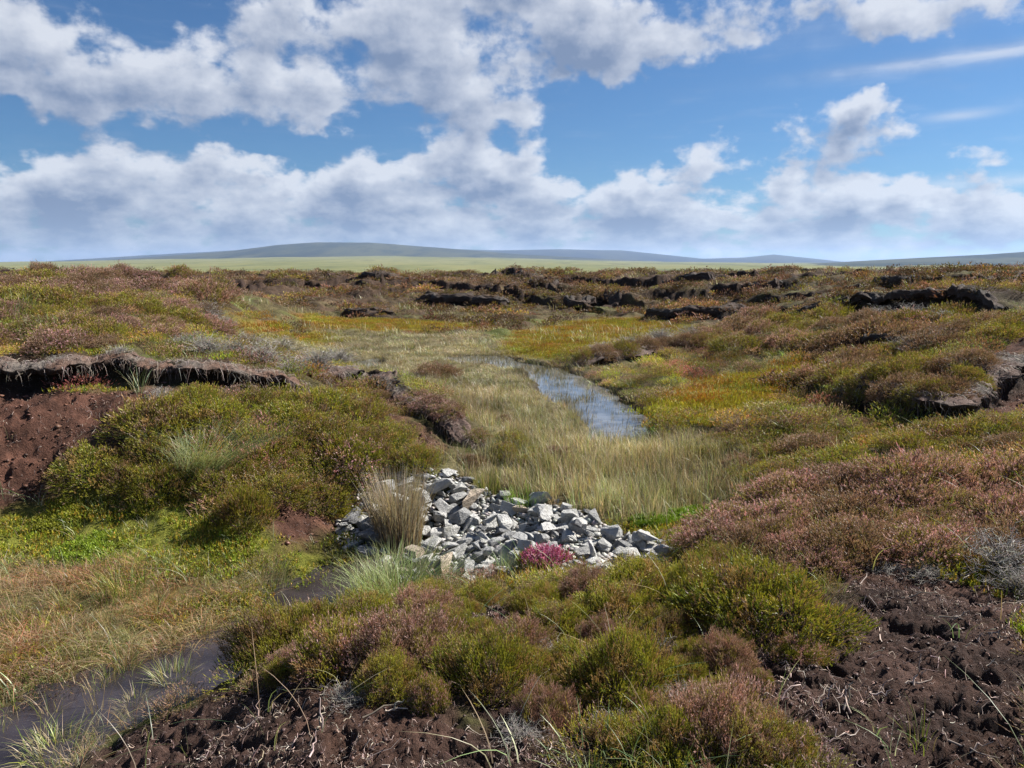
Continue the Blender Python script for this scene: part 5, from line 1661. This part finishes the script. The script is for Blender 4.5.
    for kk, hg in enumerate(HAGS):
        if hg.get('near'): continue
        pl = hg['w']; Lh = np.concatenate([[0], np.cumsum(np.hypot(*np.diff(pl, axis=0).T))]); sz_ = float(np.clip(np.hypot(*pl.mean(0)) / 10, .6, 3))
        m_ = int(Lh[-1] * 12 / sz_) + 8; q = rng.uniform(0, Lh[-1], m_)
        px2 = np.interp(q, Lh, pl[:, 0]); py2 = np.interp(q, Lh, pl[:, 1])
        t_ = pl[-1] - pl[0]; t_ = t_ / np.hypot(*t_); off = rng.uniform(-.12, 1.0, m_) * sz_ - fbm(px2 * 2.2 / sz_, py2 * 2.2 / sz_, 40 + kk, 3) * .12 * sz_
        hx.append(px2 - t_[1] * off); hy.append(py2 + t_[0] * off)
    x = np.concatenate([x] + hx); y = np.concatenate([y] + hy); n = len(x)
    r_ = np.hypot(x, y); s = U(n, .45, .95) * np.clip(r_ / 30, .75, 1.9)
    t = tints(n, .30, .08) * (.66 + .75 * fbm(x * .25, y * .25, 209, 3))[:, None] * np.array([[1.0, .90, .85]])
    scatter('far_heather', prf, x, y, np.stack([s, s, U(n, .4, .8) * np.clip(s, .5, .85)], 1), M_LEAF, np.clip(t, .4, 2), -.03)
    prg = [tuft_geo(16, 1750 + i, .26, .22, (.1, .7), .018, G_STRAW + [(.22, .22, .09)], None, segs=2, dead=.3) for i in range(4)]
    x, y = sample(9000, 15, 90, .72, 1.5); z = zones_at(x, y); k = (z['bare'] < .4) & (z['wet'] < .1); x, y = x[k], y[k]
    k = rng.random(len(x)) < .05 + .6 * sst(fbm(x * .22, y * .22, 211, 3), .05, .4); x, y = x[k], y[k]; n = len(x); print('far grass', n)
    s = U(n, .6, 1.3) * np.clip(np.hypot(x, y) / 30, .8, 1.8)
    scatter('far_moor_grass', prg, x, y, np.stack([s, s, np.clip(s, .5, 1)], 1), M_GRASS, tints(n, .15, .05))
    # heather and dead twigs fringing the eroded steps
    x, y = sample(60000, 11, 80, .72, 1.3); f = scarps(x, y)[1]
    e = .12 * np.clip(np.hypot(x, y) / 10, .6, 3)
    f2 = scarps(x, y - e * 2.2)[1]
    hf = np.zeros(len(x)); 
    hf2 = hag_add(x, y - e * 2.0)[1]; hf1 = hag_add(x, y)[1]
    k = ((f2 > .4) & (f < .5)) | ((hf2 > .45) & (hf1 < .5) & (np.hypot(x, y) > 14)); k &= rng.random(len(x)) < .55; x, y = x[k], y[k]; n = len(x); print('fringe', n)
    if n > 5200: x, y = x[:5200], y[:5200]; n = 5200
    s = U(n, .28, .62) * np.clip(np.hypot(x, y) / 30, .6, 1.6)
    t = tints(n, .25, .05) * np.where(rng.random((n, 1)) < .35, np.array([[1.25, 1.35, 1.6]]), np.array([[.8, .8, .8]]))
    scatter('peat_edge_heather', prf, x, y, np.stack([s, s, s * U(n, .4, .8)], 1), M_LEAF, t, -.02)
    # crumbs of dry peat
    def crumb(seed):
        r_ = np.random.default_rng(seed); V = np.array([(1, 0, 0), (-1, 0, 0), (0, 1, 0), (0, -1, 0), (0, 0, .7), (0, 0, -.7)]) * r_.uniform(.5, 1.1, (6, 1)) + r_.normal(0, .15, (6, 3))
        F = np.array([(0, 2, 4), (2, 1, 4), (1, 3, 4), (3, 0, 4), (2, 0, 5), (1, 2, 5), (3, 1, 5), (0, 3, 5)])
        return V, F, np.repeat(np.array([[.055, .032, .025]]) * r_.uniform(.7, 1.4), 6, 0)
    prc = [crumb(i) for i in range(12)]
    x, y = sample(90000, 1.9, 11, .82, 1.5); zp_ = zone('peat', x, y); zr = zone('red', x, y)
    k = (np.maximum(zp_, zr) > .4) & (rng.random(len(x)) < .25 + .75 * sst(fbm(x * 2.2, y * 2.2, 231, 3), -.2, .4)) & (zone('stream', x, y) < .1); x, y, zr = x[k], y[k], zr[k]; n = len(x); print('crumbs', n)
    if n > 26000: x, y, zr = x[:26000], y[:26000], zr[:26000]; n = 26000
    s = rng.gamma(2.0, .0032, n).clip(.002, .022) * np.clip(np.hypot(x, y) / 4, .8, 1.8)
    t = tints(n, .25, .05) * np.where(zr[:, None] > .5, np.array([[1.9, 1.5, 1.25]]), 1.0)
    loc = np.stack([x, y, ground(x, y, True) + s * .2], 1)
    join('peat_crumbs', prc, rng.integers(0, 12, n), loc, U(n, 0, 6.28), np.stack([s, s, s * U(n, .6, 1)], 1), M_WOOD, t)
    # stone chips and silt that fill the gaps of the heap
    x, y = sample(60000, 4.2, 8.5, .45, 1.0); k = zone('heap', x, y, .02, .05) > .4; x, y = x[k], y[k]; n = min(len(x), 9000); x, y = x[:n], y[:n]; print('chips', n)
    s = rng.gamma(2.5, .008, n).clip(.006, .05)
    t = tints(n, .25, .03) * np.array([[5.2, 8.6, 10.0]]) * .9
    loc = np.stack([x, y, ground(x, y) + s * .3], 1)
    join('stone_chips_gravel', prc, rng.integers(0, 12, n), loc, U(n, 0, 6.28), np.stack([s, s, s * U(n, .6, 1)], 1), M_WOOD, t)
    # roots, fibres and heather litter on the peat
    n0 = 90000
    x, y = sample(n0, 1.9, 10, .82, 1.5); z = zones_at(x, y)
    extra = sst(fbm(x * 1.6, y * 1.6, 221, 3), -.1, .4)
    k = (np.maximum(z['peat'], z['red'] * .45) > .35) & (rng.random(n0) < .12 + .6 * extra) & (z['wet'] < .1)
    x, y = x[k], y[k]; n = len(x); print('roots', n)
    zz = ground(x, y, True); L = rng.gamma(2.0, .012, n); a = U(n, 0, 6.28)
    P_ = np.zeros((n, 4, 3)); cv = rng.normal(0, 1.2, n)
    for i, t in enumerate((0, .33, .66, 1)):
        aa = a + cv * t
        P_[:, i, 0] = x + np.cos(aa) * L * t; P_[:, i, 1] = y + np.sin(aa) * L * t
    for i in range(4): P_[:, i, 2] = ground(P_[:, i, 0], P_[:, i, 1], True) + .004 + (rng.uniform(0, .014, n) if i in (1, 2) else rng.uniform(-.004, .02, n))
    V, F, C = tubes(P_, rng.uniform(.0008, .0026, n), pick([(.36, .27, .22), (.24, .17, .14), (.50, .42, .35), (.13, .09, .08)], [3, 4, 1.6, 3], n))
    o = link('root_litter', make_mesh('root_litter', V, F, C, M_WOOD)); o['kind'] = 'stuff'


# ------------------------------------------------------------------ air
def build_haze():
    m, n = new_mat('thin_air')
    v = n.node('ShaderNodeVolumePrincipled')
    v.inputs['Color'].default_value = (.50, .68, 1.0, 1); v.inputs['Density'].default_value = HAZE
    v.inputs['Anisotropy'].default_value = .2
    o_ = n.node('ShaderNodeOutputMaterial'); n.t.links.new(v.outputs[0], o_.inputs[1])
    bm = bmesh.new(); bmesh.ops.create_cube(bm, size=1)
    me = bpy.data.meshes.new('haze'); bm.to_mesh(me); bm.free(); me.materials.append(m)
    o = link('haze', me, loc=(0, 0, 82), scale=(30000, 30000, 216)); o['kind'] = 'stuff'


HAZE = 7.0e-5

import time
_t = time.time()


def lap(s):
    global _t
    print(f'{s}: {time.time() - _t:.1f}s', flush=True); _t = time.time()


build_ground(); build_far(); build_water(); lap('setting')
build_haze()
build_ledges(); lap('ledges')
build_stones(); lap('stones')
build_heather(); lap('heather')
build_bell_heather(); build_tussocks(); build_dead(); build_twigs(); build_moss_cushions(); lap('plants')
build_cover(); lap('cover')
